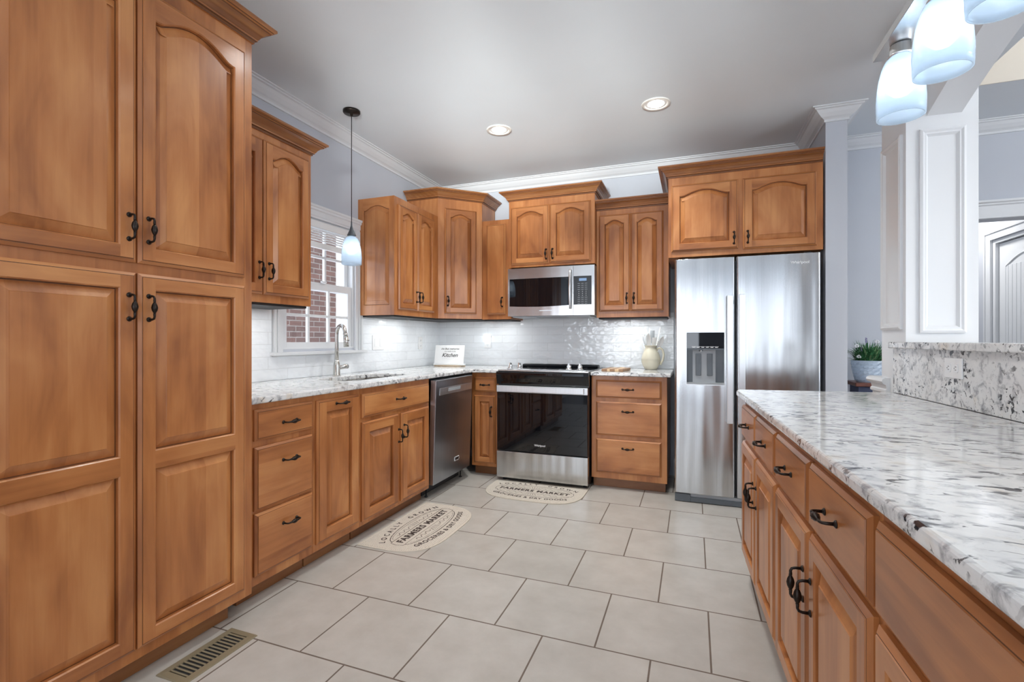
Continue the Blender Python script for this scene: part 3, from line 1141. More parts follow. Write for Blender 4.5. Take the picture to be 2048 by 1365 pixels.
front(t, 'door', 0.412, 0.765, 0.106, 0.686, 'square', (0.412 + 0.022, 0.565, False), stile=0.06)
t = base('slim corner base cabinet with a tiny drawer and narrow door left of the range', (-1.795, YF, 0), 0, -1.530 + 1.795, depth=0.56)
front(t, 'drawer', 0.030, 0.228, 0.722, 0.845, 'drawer', (0.13, 0.782, True))
front(t, 'door', 0.026, 0.222, 0.110, 0.690, 'square', (0.190, 0.555, False), stile=0.05)
t = base('maple base cabinet of three wide drawers between range and refrigerator', (-0.752, YF, 0), 0, -0.182 + 0.752, depth=0.56, toe_x1=0.555)
for z0, z1 in ((0.715, 0.852), (0.422, 0.684), (0.130, 0.392)):
    zz = {0.715: 0.783, 0.422: 0.613, 0.130: 0.328}[z0]
    front(t, 'drawer', 0.038, 0.530, z0, z1, 'drawer', (0.283, zz, True))

# peninsula base cabinets (turned with the peninsula); local x runs towards the camera
FX = 0.035


def pen(label, l0, l1):
    return base(label, iw(FX, -l0), R(-90) + IA, l1 - l0, depth=0.60)


t = pen('far peninsula base cabinet nearest the refrigerator, two small drawers over two doors', -0.010, 0.768)
front(t, 'drawer', 0.012, 0.384, 0.698, 0.852, 'drawer', (0.20, 0.775, True))
front(t, 'drawer', 0.400, 0.768, 0.698, 0.852, 'drawer', (0.59, 0.775, True))
front(t, 'door', 0.012, 0.384, 0.135, 0.676, 'square', (0.384 - 0.028, 0.520, False), stile=0.05)
front(t, 'door', 0.400, 0.768, 0.135, 0.676, 'square', (0.400 + 0.028, 0.520, False), stile=0.05)
t = pen('middle peninsula base cabinet, two drawers over two square-panelled doors with paired pulls', 0.769, 1.588)
front(t, 'drawer', 0.012, 0.400, 0.690, 0.852, 'drawer', (0.205, 0.775, True))
front(t, 'drawer', 0.416, 0.806, 0.690, 0.852, 'drawer', (0.60, 0.775, True))
front(t, 'door', 0.012, 0.400, 0.135, 0.672, 'square', (0.400 - 0.028, 0.520, False), stile=0.05)
front(t, 'door', 0.416, 0.806, 0.135, 0.672, 'square', (0.416 + 0.028, 0.520, False), stile=0.05)
t = pen('nearest peninsula base cabinet in the bottom right corner, cut off by the frame', 1.589, 2.55)
front(t, 'drawer', 0.010, 0.440, 0.690, 0.852, 'drawer', None)
front(t, 'door', 0.010, 0.440, 0.135, 0.672, 'square', (0.410, 0.520, False), stile=0.05)
front(t, 'drawer', 0.470, 0.930, 0.690, 0.852, 'drawer', (0.70, 0.775, True))
front(t, 'door', 0.470, 0.930, 0.135, 0.672, 'square', (0.500, 0.520, False), stile=0.05)

# ------------------------------------------------------------------ worktops


def slab(name, outer, holes, z0, z1, m, label, cat, bev=0.007):
    bm = bmesh.new()
    edges = []
    for lp in [outer] + holes:
        vs = [bm.verts.new((x, y, z0)) for x, y in lp]
        for i in range(len(vs)):
            edges.append(bm.edges.new((vs[i], vs[(i + 1) % len(vs)])))
    r = bmesh.ops.triangle_fill(bm, use_beauty=True, edges=edges)
    fs = [g for g in r['geom'] if isinstance(g, bmesh.types.BMFace)]
    ex = bmesh.ops.extrude_face_region(bm, geom=fs)
    vv = [g for g in ex['geom'] if isinstance(g, bmesh.types.BMVert)]
    bmesh.ops.translate(bm, verts=vv, vec=(0, 0, z1 - z0))
    bmesh.ops.recalc_face_normals(bm, faces=bm.faces)
    me = bpy.data.meshes.new(name)
    bm.to_mesh(me)
    bm.free()
    me.materials.append(M[m])
    o = bpy.data.objects.new(name, me)
    COL.objects.link(o)
    if bev:
        md = o.modifiers.new('edge', 'BEVEL')
        md.width = bev
        md.segments = 3
        md.limit_method = 'ANGLE'
        md.angle_limit = R(50)
    return tag(o, label, cat)


def rrect(x0, x1, y0, y1, r, n=6):
    out = []
    for cx, cy, a0 in ((x1 - r, y0 + r, -90), (x1 - r, y1 - r, 0), (x0 + r, y1 - r, 90), (x0 + r, y0 + r, 180)):
        for i in range(n + 1):
            a = R(a0 + 90 * i / n)
            out.append((cx + r * math.cos(a), cy + r * math.sin(a)))
    return out


sink_hole = rrect(-2.255, -1.935, 2.40, 3.06, 0.11)
slab('countertop', [(-2.423, Y0), (-1.7745, Y0), (-1.7745, 3.72), (-1.735, 3.757), (-1.527, 3.757), (-1.527, 4.36), (-2.423, 4.36)],
     [sink_hole], 0.8855, 0.915, 'granite', 'L-shaped white speckled granite worktop with the sink cut into it', 'countertop')
slab('countertop', [(-0.754, 3.757), (-0.153, 3.757), (-0.153, 4.36), (-0.754, 4.36)], [], 0.8855, 0.915, 'granite',
     'short white granite worktop between range and refrigerator, holding the cutting board', 'countertop')
pw = [iw(0.697, -2.6)[:2], iw(0.697, 0.200)[:2], iw(0.63, 0.150)[:2], iw(0.03, 0.095)[:2], iw(0.008, 0.075)[:2], iw(0.0, 0.045)[:2], iw(0.0, -2.6)[:2]]
slab('countertop', pw, [], 0.8855, 0.915, 'granite', 'long grey-flecked granite worktop of the peninsula in the right foreground', 'countertop', bev=0.011)
# raised bar top and granite riser
bt = [iw(0.672, -2.6)[:2], iw(1.05, -2.6)[:2], iw(1.05, 0.086)[:2], iw(0.716, 0.086)[:2], iw(0.716, 0.155)[:2], iw(0.68, 0.155)[:2], iw(0.672, 0.147)[:2]]
slab('bar_top', bt, [], 1.1265, 1.156, 'granite', 'raised granite bar ledge running from the white column towards the camera', 'bar ledge', bev=0.009)
b = MB()
b.T = Matrix.Translation((IO[0], IO[1], 0)) @ Matrix.Rotation(IA, 4, 'Z')
b.box(0.698, 0.7195, -2.6, 0.165, 0.9155, 1.1262, 'granite')
o = b.build('granite_riser', bev=0.001, seg=1)
tag(o, 'vertical granite splash panel between the peninsula worktop and the raised bar ledge', 'splash panel')
b = MB()
b.T = Matrix.Translation((IO[0], IO[1], 0)) @ Matrix.Rotation(IA, 4, 'Z')
b.box(0.7205, 0.86, -2.6, 0.089, 0.0, 1.1258, 'trim')
struct(b, 'wall_half')

# ------------------------------------------------------------------ white column with arched header
C0, C1, D0, D1 = 0.7205, 0.99, 0.09, 0.354
col = MB()
col.T = Matrix.Translation((IO[0], IO[1], 0)) @ Matrix.Rotation(IA, 4, 'Z')
col.box(C0, C1, D0, D1, 0.0, ZC - 0.001, 'trim')


def frame_mould(b, fn, u0, u1, v0, v1):
    """picture-frame moulding on a face; fn(u, v, out)"""
    prof = [(0, 0), (0.0, 0.011), (0.010, 0.015), (0.018, 0.010), (0.024, 0.010), (0.030, 0.004), (0.034, 0.0)]
    for k in range(len(prof) - 1):
        (d0, o0), (d1, o1) = prof[k], prof[k + 1]
        r0 = [fn(u0 + d0, v0 + d0, o0), fn(u1 - d0, v0 + d0, o0), fn(u1 - d0, v1 - d0, o0), fn(u0 + d0, v1 - d0, o0)]
        r1 = [fn(u0 + d1, v0 + d1, o1), fn(u1 - d1, v0 + d1, o1), fn(u1 - d1, v1 - d1, o1), fn(u0 + d1, v1 - d1, o1)]
        b.rings([r0, r1], 'trim')


frame_mould(col, lambda u, v, o: (u, D0 - o, v), C0 + 0.050, C1 - 0.048, 1.198, 2.128)
frame_mould(col, lambda u, v, o: (C0 - o, u, v), D0 + 0.030, D1 - 0.015, 1.215, 2.128)
struct(col, 'wall_column')
# crown of the column, chair-rail wrap
b = MB()
b.T = Matrix.Translation((IO[0], IO[1], 0)) @ Matrix.Rotation(IA, 4, 'Z')
cp2 = [(0, -0.055), (0.014, -0.055), (0.014, -0.040), (0.03, -0.036), (0.075, -0.024), (0.12, -0.014), (0.135, -0.013), (0.135, -0.007), (0.15, -0.005), (0.15, -0.0005), (0, -0.0005)]
b.sweep([(C0, D1), (C0, D0), (C0 + 0.0795, D0), (C0 + 0.0795, -2.6)], [(o, ZC + z) for o, z in cp2], 'trim', side=-1)
struct(b, 'trim_4')
b = MB()
b.T = Matrix.Translation((IO[0], IO[1], 0)) @ Matrix.Rotation(IA, 4, 'Z')
cr = [(0, 0.86), (0.030, 0.86), (0.030, 0.902), (0.038, 0.908), (0.038, 0.920), (0.033, 0.926), (0.036, 0.945), (0.048, 0.952), (0.053, 0.962), (0.050, 0.973), (0.040, 0.980), (0, 0.982)]
b.sweep([(C1, D1), (C0, D1), (C0, 0.205)], cr, 'trim', side=1)
b.box(C0 - 0.018, C0, 0.168, 0.30, 0.86, 1.124, 'trim')
struct(b, 'trim_5')
# arched header
b = MB()
b.T = Matrix.Translation((IO[0], IO[1], 0)) @ Matrix.Rotation(IA, 4, 'Z')
Lh = 1.4
n = 28
lo, hi = [], []
for i in range(n + 1):
    s = 2 * Lh * i / n
    z = 2.190 + 0.315 * (1 - ((s - Lh) / Lh) ** 2)
    lo.append((s, z))
x0, x1 = 0.80, 0.93
vs, fs = [], []
for s_, z in lo:
    for x in (x0, x1):
        vs += [(x, D0 - s_, z), (x, D0 - s_, ZC - 0.001)]
for i in range(n):
    a, c = 4 * i, 4 * i + 4
    fs += [(a, a + 1, c + 1, c), (a + 2, a + 3, c + 3, c + 2), (a, a + 2, c + 2, c), (a + 1, a + 3, c + 3, c + 1)]
fs += [(0, 1, 3, 2), (4 * n, 4 * n + 1, 4 * n + 3, 4 * n + 2)]
b.add(vs, fs, 'trim')
struct(b, 'wall_header')

# ------------------------------------------------------------------ window
b = MB()
CX = XW + 0.026
y0, y1, zb = 2.268, 3.122, 1.085
for a, c in ((y0, WY0 - 0.0), (WY1, y1)):
    b.box(XW + 0.0005, CX - 0.008, a, c, zb, 2.075, 'trim')
    s_ = 1 if a == y0 else -1
    e0 = a if a == y0 else c
    b.box(CX - 0.008, CX, min(e0, e0 + s_ * 0.022), max(e0, e0 + s_ * 0.022), zb, 2.05, 'trim')
    b.box(CX - 0.008, CX - 0.002, min(e0 + s_ * 0.030, e0 + s_ * 0.045), max(e0 + s_ * 0.030, e0 + s_ * 0.045), zb, 2.0, 'trim')
hp = [(0, 2.0), (0.018, 2.0), (0.018, 2.012), (0.024, 2.016), (0.024, 2.05), (0.034, 2.056), (0.034, 2.068), (0.042, 2.074), (0.042, 2.088), (0, 2.088)]
b.sweep([(XW, y0 - 0.02), (XW, y1 + 0.012)], hp, 'trim', side=1)
b.box(XW + 0.0005, XW + 0.055, y0 - 0.02, y1 + 0.02, 1.068, 1.088, 'trim')     # stool
b.box(XW + 0.0005, XW + 0.020, y0, y1, 1.062, 1.068, 'trim')
o = struct(b, 'window_1', bev=0.0015, seg=1)


def sash(nm, X, z0, z1, rows, rail_b, rail_t):
    b = MB()
    a0, a1 = WY0 + 0.018, WY1 - 0.018
    st = 0.038
    b.box(X - 0.03, X, a0, a0 + st, z0, z1, 'trim')
    b.box(X - 0.03, X, a1 - st, a1, z0, z1, 'trim')
    b.box(X - 0.03, X, a0 + st, a1 - st, z0, z0 + rail_b, 'trim')
    b.box(X - 0.03, X, a0 + st, a1 - st, z1 - rail_t, z1, 'trim')
    gw = (a1 - a0 - 2 * st)
    for k in (1, 2):
        yy = a0 + st + gw * k / 3
        b.box(X - 0.024, X - 0.004, yy - 0.009, yy + 0.009, z0 + rail_b, z1 - rail_t, 'trim')
    gh = z1 - z0 - rail_b - rail_t
    for k in range(1, rows):
        zz = z0 + rail_b + gh * k / rows
        b.box(X - 0.0235, X - 0.0045, a0 + st, a1 - st, zz - 0.009, zz + 0.009, 'trim')
    q = b.build('sash', o, bev=0.001, seg=1)
    g = MB()
    g.box(X - 0.0155, X - 0.0125, a0 + st - 0.003, a1 - st + 0.003, z0 + rail_b - 0.003, z1 - rail_t + 0.003, 'glass')
    g.build('pane', q)


sash('l', XW - 0.012, 1.110, 1.565, 2, 0.040, 0.052)
sash('u', XW - 0.045, 1.512, 1.985, 2, 0.052, 0.040)
b = MB()
b.box(XW - 0.118, XW - 0.0005, WY0 + 0.0005, WY0 + 0.018, WZ0, WZ1, 'trim')
b.box(XW - 0.118, XW - 0.0005, WY1 - 0.018, WY1 - 0.0005, WZ0, WZ1, 'trim')
b.box(XW - 0.118, XW - 0.0005, WY0 + 0.018, WY1 - 0.018, WZ1 - 0.018, WZ1 - 0.0005, 'trim')
b.box(XW - 0.118, XW - 0.0005, WY0 + 0.018, WY1 - 0.018, WZ0 + 0.0005, WZ0 + 0.012, 'trim')
b.box(XW - 0.165, XW - 0.125, WY1 - 0.005, WY1 + 0.09, WZ0 - 0.05, WZ1 + 0.05, 'trim')
b.build('jamb', o)
b = MB(); b.box(XW - 0.009, XW + 0.006, 2.70, 2.745, 1.566, 1.578, 'trim'); b.build('sash_lock', o)
# raised blind: head rail, stacked slats
t = thing('window_blind', 'white slatted blind drawn up to the top of the kitchen window', 'blind', (XW - 0.004, (WY0 + WY1) / 2, 1.985), 0)
b = MB(); hw = (WY1 - WY0) / 2 - 0.022
b.box(-0.004, 0.024, -hw, hw, -0.045, 0, 'blind'); b.build('head_rail', t, bev=0.001, seg=1)
for k in range(5):
    b = MB(); b.box(-0.004, 0.022, -hw, hw, -0.062 - 0.017 * k, -0.058 - 0.017 * k, 'blind'); b.build('slat', t)
b = MB(); b.box(-0.003, 0.022, -hw, hw, -0.185, -0.145, 'blind'); b.build('bottom_rail', t, bev=0.003)
for k in (-0.2, 0.2):
    b = MB(); b.tube([(0.010, k, -0.05), (0.010, k, -0.15)], 0.0012, 'blind', 6); b.build('cord', t)
# neighbour's brick wall
b = MB(); b.box(-5.2, -5.0, 0.5, 9.5, -0.5, 4.5, 'brick'); q = struct(b, 'wall_neighbour')

# ------------------------------------------------------------------ hall door
t0 = MB()
t0.box(HX - 0.004 + 0.03, HX + 0.065, 4.665, 5.425, 0.01, 2.0, 'trim')
XD = HX + 0.026
rp = [(4.76, 0.95), (5.335, 0.95)]
top = [(4.76 + (5.335 - 4.76) * i / 14, 1.80 + 0.09 * math.sin(PI * i / 14)) for i in range(15)]
loop = rp + top[::-1]
ol = lambda d, x: [(x, yy, zz) for yy, zz in offset_loop(loop, d)]
t0.rings([ol(0, XD - 0.0005), ol(0.004, XD - 0.007), ol(0.012, XD - 0.008), ol(0.018, XD - 0.001)], 'trim')
for k in range(10):
    yy = 4.79 + k * 0.056
    t0.box(XD - 0.004, XD, yy, yy + 0.050, 0.975, 1.80, 'trim')
struct(t0, 'door_1', bev=0.001, seg=1)
b = MB()
b.box(HX - 0.018, HX - 0.0005, 5.472, 5.56, 0.0, 2.10, 'trim')
b.box(HX - 0.026, HX - 0.018, 5.54, 5.56, 0.0, 2.12, 'trim')
b.box(HX - 0.018, HX - 0.0005, 4.53, 4.62, 0.0, 2.10, 'trim')
b.box(HX - 0.018, HX - 0.0005, 4.62, 5.472, 2.042, 2.12, 'trim')
b.box(HX - 0.026, HX - 0.018, 4.53, 5.54, 2.10, 2.12, 'trim')
b.box(HX + 0.0005, HX + 0.1, 5.430, 5.4695, 0.0, 2.038, 'trim')
b.box(HX + 0.0005, HX + 0.1, 4.6205, 4.660, 0.0, 2.038, 'trim')
b.box(HX + 0.0005, HX + 0.1, 4.660, 5.430, 2.008, 2.0385, 'trim')
struct(b, 'trim_6', bev=0.001, seg=1)
area('hall_fill', (2.0, 5.6, ZC - 0.02), (0, 0, 0), 0.3, 0.3, 16, (1, 0.98, 0.95))  # added unseen lamp so the hall is not dark

# ------------------------------------------------------------------ dishwasher
DY0, DY1 = 3.096, 3.716
t = thing('dishwasher', 'stainless steel dishwasher with a pocket handle, its door leaning slightly open', 'dishwasher', (XF, DY0, 0), ROTL)
DW_ = DY1 - DY0
b = MB(); b.box(0, DW_, 0.02, 0.58, 0.09, 0.874, 'bplas'); b.build('tub', t)
b = MB()
b.box(0.01, DW_ - 0.01, 0.07, 0.09, 0.012, 0.085, 'bplas')
b.build('kick_plate', t)
for xx in (0.02, DW_ - 0.04):
    b = MB(); b.lathe([(0.012, 0), (0.012, 0.008), (0.005, 0.009), (0.005, 0.088)], 'bplas', (xx + 0.01, 0.045, 0.001), 10); b.build('foot', t)
d = MB()
d.box(0.003, DW_ - 0.003, -0.030, 0.018, 0.0, 0.770, 'steel_dw')
dr = d.build('door', t, (0, 0, 0.100), (R(2.0), 0, 0), bev=0.004, seg=3)
d = MB()
hx0, hx1 = 0.055, DW_ - 0.02
d.box(hx0, hx1, -0.0335, -0.0305, 0.655, 0.708, 'steel_l')
d.box(hx0 + 0.13, hx1 - 0.21, -0.0345, -0.0336, 0.675, 0.700, 'gplas')
d.build('handle', dr, bev=0.0015, seg=2)
d = MB()
d.box(0.330, 0.405, -0.0328, -0.0303, 0.105, 0.135, 'badge')
d.box(0.334, 0.401, -0.0332, -0.0327, 0.109, 0.131, 'bplas')
d.text('K', 0.012, 'badge', lambda x, y: (0.345 + x, -0.0334, 0.120 + y))
d.build('badge', dr)

# ------------------------------------------------------------------ slide-in range
RX0, RX1 = -1.5225, -0.7585
RW = RX1 - RX0
t = thing('range', 'black glass and stainless steel slide-in electric range with four front knobs', 'stove', (RX0, 3.70, 0))
b = MB(); b.box(0.004, RW - 0.004, 0.035, 0.64, 0.03, 0.905, 'bplas'); b.build('body', t)
for xx in (0.04, RW - 0.04):
    for yy in (0.08, 0.58):
        b = MB(); b.lathe([(0.016, 0), (0.016, 0.010), (0.008, 0.012), (0.008, 0.029)], 'bplas', (xx, yy, 0.0008), 10); b.build('foot', t)
# cooktop glass
b = MB()
b.box(-0.006 + 0.008, RW - 0.002, 0.045, 0.645, 0.906, 0.918, 'bglass')
b.box(0.002, RW - 0.002, 0.020, 0.045, 0.906, 0.918, 'steelh')
ct = b.build('cooktop', t, bev=0.003)
for cx, cy, r in ((0.20, 0.22, 0.10), (0.56, 0.22, 0.115), (0.20, 0.47, 0.085), (0.56, 0.47, 0.095)):
    n = 40
    b = MB()
    for rr in (r,):
        b.rings([[(cx + (rr + q) * math.cos(2 * PI * k / n), cy + (rr + q) * math.sin(2 * PI * k / n), 0.9186) for k in range(n)] for q in (0, 0.0015)], 'gplas')
    b.build('burner_ring', ct)
# steel console strip with touch display, vent riser
b = MB(); b.box(0.035, RW - 0.035, 0.055, 0.13, 0.9182, 0.9215, 'steel_l'); b.box(0.26, 0.50, 0.065, 0.12, 0.9216, 0.9225, 'bglass'); b.build('control_panel', t, bev=0.001, seg=1)
b = MB()
pr_ = [(0.565, 0.9185), (0.560, 0.928), (0.575, 0.940), (0.630, 0.942), (0.640, 0.936), (0.640, 0.9185)]
b.rings([[(x, yy, zz) for yy, zz in pr_] for x in (0.03, RW - 0.03)], 'bplas', cap0=True, cap1=True)
for k in range(4):
    b.box(0.10 + k * 0.15, 0.22 + k * 0.15, 0.585, 0.615, 0.9423, 0.9428, 'void')
b.build('vent_riser', t)
for x in (0.085, 0.165, RW - 0.175, RW - 0.085):
    b = MB()
    b.lathe([(0.021, 0), (0.021, 0.006), (0.018, 0.009)], 'chrome', (0, 0, 0), 20)
    b.lathe([(0.016, 0.009), (0.015, 0.026), (0.012, 0.029)], 'chrome', (0, 0, 0), 20)
    b.box(-0.005, 0.005, -0.019, 0.017, 0.010, 0.038, 'chrome')
    kn = b.build('knob', t, (x, 0.092, 0.9217), (R(-6), 0, 0), bev=0.0015)
    kn.scale = (1.15, 1.15, 1.4)
# black bowed front fascia
b = MB()
pf = [(0.030, 0.906), (0.006, 0.905), (-0.002, 0.896), (-0.003, 0.880), (0.004, 0.850), (0.012, 0.822), (0.016, 0.800), (0.034, 0.797)]
b.rings([[(x, yy, zz) for yy, zz in pf] for x in (-0.004, RW + 0.004)], 'bglass', cap0=True, cap1=True)
b.build('fascia', t)
d = MB()
d.box(0.004, RW - 0.004, 0.0, 0.033, 0.257, 0.790, 'bplas')
dr = d.build('door', t, bev=0.002, seg=1)
d = MB(); d.box(0.006, RW - 0.006, -0.006, -0.0005, 0.262, 0.735, 'bglass'); d.build('window', dr, bev=0.002)
d = MB(); d.box(0.002, RW - 0.002, -0.008, -0.0003, 0.737, 0.792, 'steel_l'); d.box(0.030, RW - 0.030, -0.030, -0.012, 0.744, 0.788, 'steel_l')
d.box(0.04, 0.06, -0.0125, -0.0075, 0.75, 0.78, 'steel_l'); d.box(RW - 0.06, RW - 0.04, -0.0125, -0.0075, 0.75, 0.78, 'steel_l')
d.build('handle', dr, bev=0.0025)
d = MB(); d.text('Whirlpool', 0.022, 'badge', lambda x, y: (0.375 + x, -0.0066, 0.318 + y), bold=0.0004)
d.build('logo', dr)
b = MB(); b.box(0.002, RW - 0.002, -0.006, 0.034, 0.036, 0.252, 'steel'); b.build('drawer', t, bev=0.003)

# ------------------------------------------------------------------ microwave
MX0, MX1, MZ0, MZ1 = -1.5205, -0.7585, 1.372, 1.785
t = thing('microwave', 'over-the-range stainless steel microwave with a bowed vertical handle', 'microwave', (MX0, 3.955, MZ0))
MW = MX1 - MX0
MH = MZ1 - MZ0
b = MB(); b.box(0.002, MW - 0.002, 0.032, 0.40, 0.0, MH, 'fside'); b.build('body', t, bev=0.002, seg=1)
b = MB(); b.box(0.04, MW - 0.04, 0.02, 0.36, -0.012, -0.001, 'gplas'); b.box(0.25, 0.52, 0.04, 0.14, -0.0135, -0.0125, 'bplas'); b.build('underside_vent', t)
d = MB()
DWm = 0.585
n = 18
x0, x1 = 0.0, DWm


def bow(x):
    return -0.012 * math.sin(PI * min(max(x / MW, 0), 1))


vs = []
for zz in (0.0, MH):
    for i in range(n + 1):
        x = x0 + (x1 - x0) * i / n
        vs.append((x, bow(x), zz))
for zz in (0.0, MH):
    for i in range(n + 1):
        x = x0 + (x1 - x0) * i / n
        vs.append((x, 0.030, zz))
k1 = n + 1
fs = []
for i in range(n):
    fs += [(i, i + 1, k1 + i + 1, k1 + i), (2 * k1 + i, 3 * k1 + i, 3 * k1 + i + 1, 2 * k1 + i + 1), (i, 2 * k1 + i, 2 * k1 + i + 1, i + 1), (k1 + i, k1 + i + 1, 3 * k1 + i + 1, 3 * k1 + i)]
fs += [(0, k1, 3 * k1, 2 * k1), (n, 2 * k1 + n, 3 * k1 + n, k1 + n)]
d.add(vs, fs, 'steelh')
dr = d.build('door', t)


def strip(b, xa, xb, za, zb, m, out=0.0015, n=14, sag=0.0):
    fr, bk = [], []
    vs, fs = [], []
    for i in range(n + 1):
        x = xa + (xb - xa) * i / n
        dz = -sag * math.sin(PI * (i / n))
        vs += [(x, bow(x) - out, za + dz), (x, bow(x) - out, zb), (x, bow(x) + 0.002, za + dz), (x, bow(x) + 0.002, zb)]
    for i in range(n):
        a, c = 4 * i, 4 * i + 4
        fs += [(a, c, c + 1, a + 1), (a + 2, a + 3, c + 3, c + 2), (a, a + 2, c + 2, c), (a + 1, c + 1, c + 3, a + 3)]
    fs += [(0, 1, 3, 2), (4 * n, 4 * n + 2, 4 * n + 3, 4 * n + 1)]
    b.add(vs, fs, m)


d = MB(); strip(d, 0.016, 0.560, 0.085, 0.322, 'bglass', sag=0.008); d.build('window', dr)
d = MB()
hp = []
for i in range(13):
    u = i / 12
    hp.append((0.563, bow(0.563) - 0.012 - 0.020 * math.sin(PI * u), 0.058 + 0.320 * u))
for i in range(12):
    pass
d.tube([(0.563, -0.006, 0.060)] + hp + [(0.563, -0.006, 0.376)], [0.008] + [0.011] * 13 + [0.008], 'steel_l', 12)
d.build('handle', dr)
d = MB(); strip(d, DWm + 0.002, MW, 0.0, MH, 'steelh', out=0.0, n=6); d.box(DWm + 0.002, MW, 0.0015, 0.031, 0.0, MH, 'steelh'); cpn = d.build('control_panel', t)
d = MB(); strip(d, DWm + 0.004, MW - 0.024, 0.087, 0.324, 'bplas', n=6); q = d.build('keypad', cpn)
yb = lambda x: bow(x) - 0.0022
d = MB(); strip(d, DWm + 0.050, DWm + 0.112, 0.283, 0.305, 'screen', out=0.0022, n=4); d.build('display', q)
d = MB()
for r in range(11):
    zz = 0.262 - r * 0.0165
    for c in range(3):
        xx = DWm + 0.048 + c * 0.030
        if 4 <= r <= 6:
            d.add([(xx - 0.002, yb(xx), zz - 0.002), (xx + 0.002, yb(xx), zz - 0.002), (xx + 0.002, yb(xx), zz + 0.002), (xx - 0.002, yb(xx), zz + 0.002)], [(0, 1, 2, 3)], 'badge')
        else:
            d.add([(xx - 0.010, yb(xx), zz - 0.0012), (xx + 0.010, yb(xx), zz - 0.0012), (xx + 0.010, yb(xx), zz + 0.0012), (xx - 0.010, yb(xx), zz + 0.0012)], [(0, 1, 2, 3)], 'gplas')
d.build('key_markings', q, fixn=False)
d = MB(); d.box(0.29, 0.40, -0.0135, -0.0115, 0.040, 0.047, 'steel_l'); d.build('badge', dr)

# ------------------------------------------------------------------ refrigerator
FX0, FX1, FYf = -0.1235, 0.786, 3.68
t = thing('refrigerator', 'tall stainless steel side-by-side refrigerator with ice and water dispenser', 'refrigerator', (FX0, FYf, 0))
FW = FX1 - FX0
b = MB(); b.box(0.004, FW - 0.004, 0.075, 0.66, 0.03, 1.725, 'fside'); b.build('body', t, bev=0.004)
b = MB()
b.box(0.006, FW - 0.006, 0.02, 0.074, 0.022, 0.062, 'gplas')
b.box(0.0, 0.105, 0.008, 0.019, 0.004, 0.060, 'dgplas')
b.box(0.105, FW - 0.105, 0.010, 0.019, 0.004, 0.040, 'dgplas')
b.box(FW - 0.105, FW, 0.008, 0.019, 0.004, 0.060, 'dgplas')
b.build('base_grille', t, bev=0.002, seg=1)
for xx, ww in ((0.02, 1), (FW - 0.02, 1)):
    b = MB(); b.lathe([(0.014, 0), (0.014, 0.02), (0.008, 0.021), (0.008, 0.028)], 'bplas', (xx, 0.30, 0.001), 10); b.build('foot', t)


def fdoor(x0, x1, hole=None):
    """slightly bowed door front with rounded vertical edges; optional rectangular recess"""
    d = MB()
    w = x1 - x0
    def yb(x):
        u = (x - x0) / w
        e = min(u, 1 - u) * w
        r = 0.014
        c = 0.0 if e >= r else r - math.sqrt(max(0, r * r - (r - e) ** 2))
        return c - 0.004 * math.sin(PI * u)
    xs = [0, 0.002, 0.006, 0.010, 0.014]
    g = [x0 + q for q in xs] + [x0 + 0.014 + (w - 0.028) * i / 16 for i in range(1, 16)] + [x1 - q for q in xs[::-1]]
    zs = [0.068, 0.070, 1.741, 1.743]
    if hole:
        g = sorted(set([round(q, 5) for q in g] + [hole[0], hole[1]]))
        zs = sorted(zs + [hole[2], hole[3]])
    vs = [(x, yb(x), z) for z in zs for x in g]
    n = len(g)
    fs = []
    for j in range(len(zs) - 1):
        for i in range(n - 1):
            if hole and g[i] >= hole[0] - 1e-6 and g[i + 1] <= hole[1] + 1e-6 and zs[j] >= hole[2] - 1e-6 and zs[j + 1] <= hole[3] + 1e-6:
                continue
            fs.append((j * n + i, j * n + i + 1, (j + 1) * n + i + 1, (j + 1) * n + i))
    d.add(vs, fs, 'steel', True)
    zb, zt = zs[0], zs[-1]
    bot = [(x, yb(x), zb) for x in g] + [(x1, 0.072, zb), (x0, 0.072, zb)]
    topp = [(x, yb(x), zt) for x in g] + [(x1, 0.072, zt), (x0, 0.072, zt)]
    d.add(bot, [tuple(range(len(bot)))], 'fside')
    d.add(topp, [tuple(range(len(bot)))], 'fside')
    d.add([(x0, yb(x0), zb), (x0, 0.072, zb), (x0, 0.072, zt), (x0, yb(x0), zt)], [(0, 1, 2, 3)], 'fside')
    d.add([(x1, yb(x1), zb), (x1, 0.072, zb), (x1, 0.072, zt), (x1, yb(x1), zt)], [(0, 1, 2, 3)], 'fside')
    d.add([(x0, 0.072, zb), (x1, 0.072, zb), (x1, 0.072, zt), (x0, 0.072, zt)], [(0, 1, 2, 3)], 'fside')
    return d


xs_ = 0.277 - FX0
hx0, hx1, hz0, hz1 = -0.043 - FX0, 0.204 - FX0, 0.850, 1.218
dl = fdoor(0, xs_ - 0.006, (hx0, hx1, hz0, hz1)).build('door', t)
dl['label'] = 'left freezer door with the dispenser set into it'
dr = fdoor(xs_ + 0.006, FW).build('door', t)
b = MB()      # dispenser
yy = -0.006
b.rings([[(hx0 - q, yv, hz0 - q), (hx1 + q, yv, hz0 - q), (hx1 + q, yv, hz1 + q), (hx0 - q, yv, hz1 + q)] for q, yv in ((0.006, 0.002), (0.006, -0.0065), (0.0, -0.0065), (0.0, 0.050))], 'steel_l')
b.box(hx0, hx1, 0.045, 0.050, hz0, hz1, 'dgplas')
disp = b.build('dispenser', dl)
b = MB(); b.box(hx0 + 0.001, hx1 - 0.001, -0.004, 0.040, 1.106, hz1 - 0.001, 'bglass')
for k in range(6):
    xx = hx0 + 0.034 + k * 0.030
    b.box(xx, xx + 0.027, -0.0046, -0.0040, 1.116, 1.1185, 'badge')
    b.box(xx + 0.004, xx + 0.022, -0.0046, -0.0040, 1.1225 - 0.012, 1.1235 - 0.010, 'badge')
b.build('display', disp)
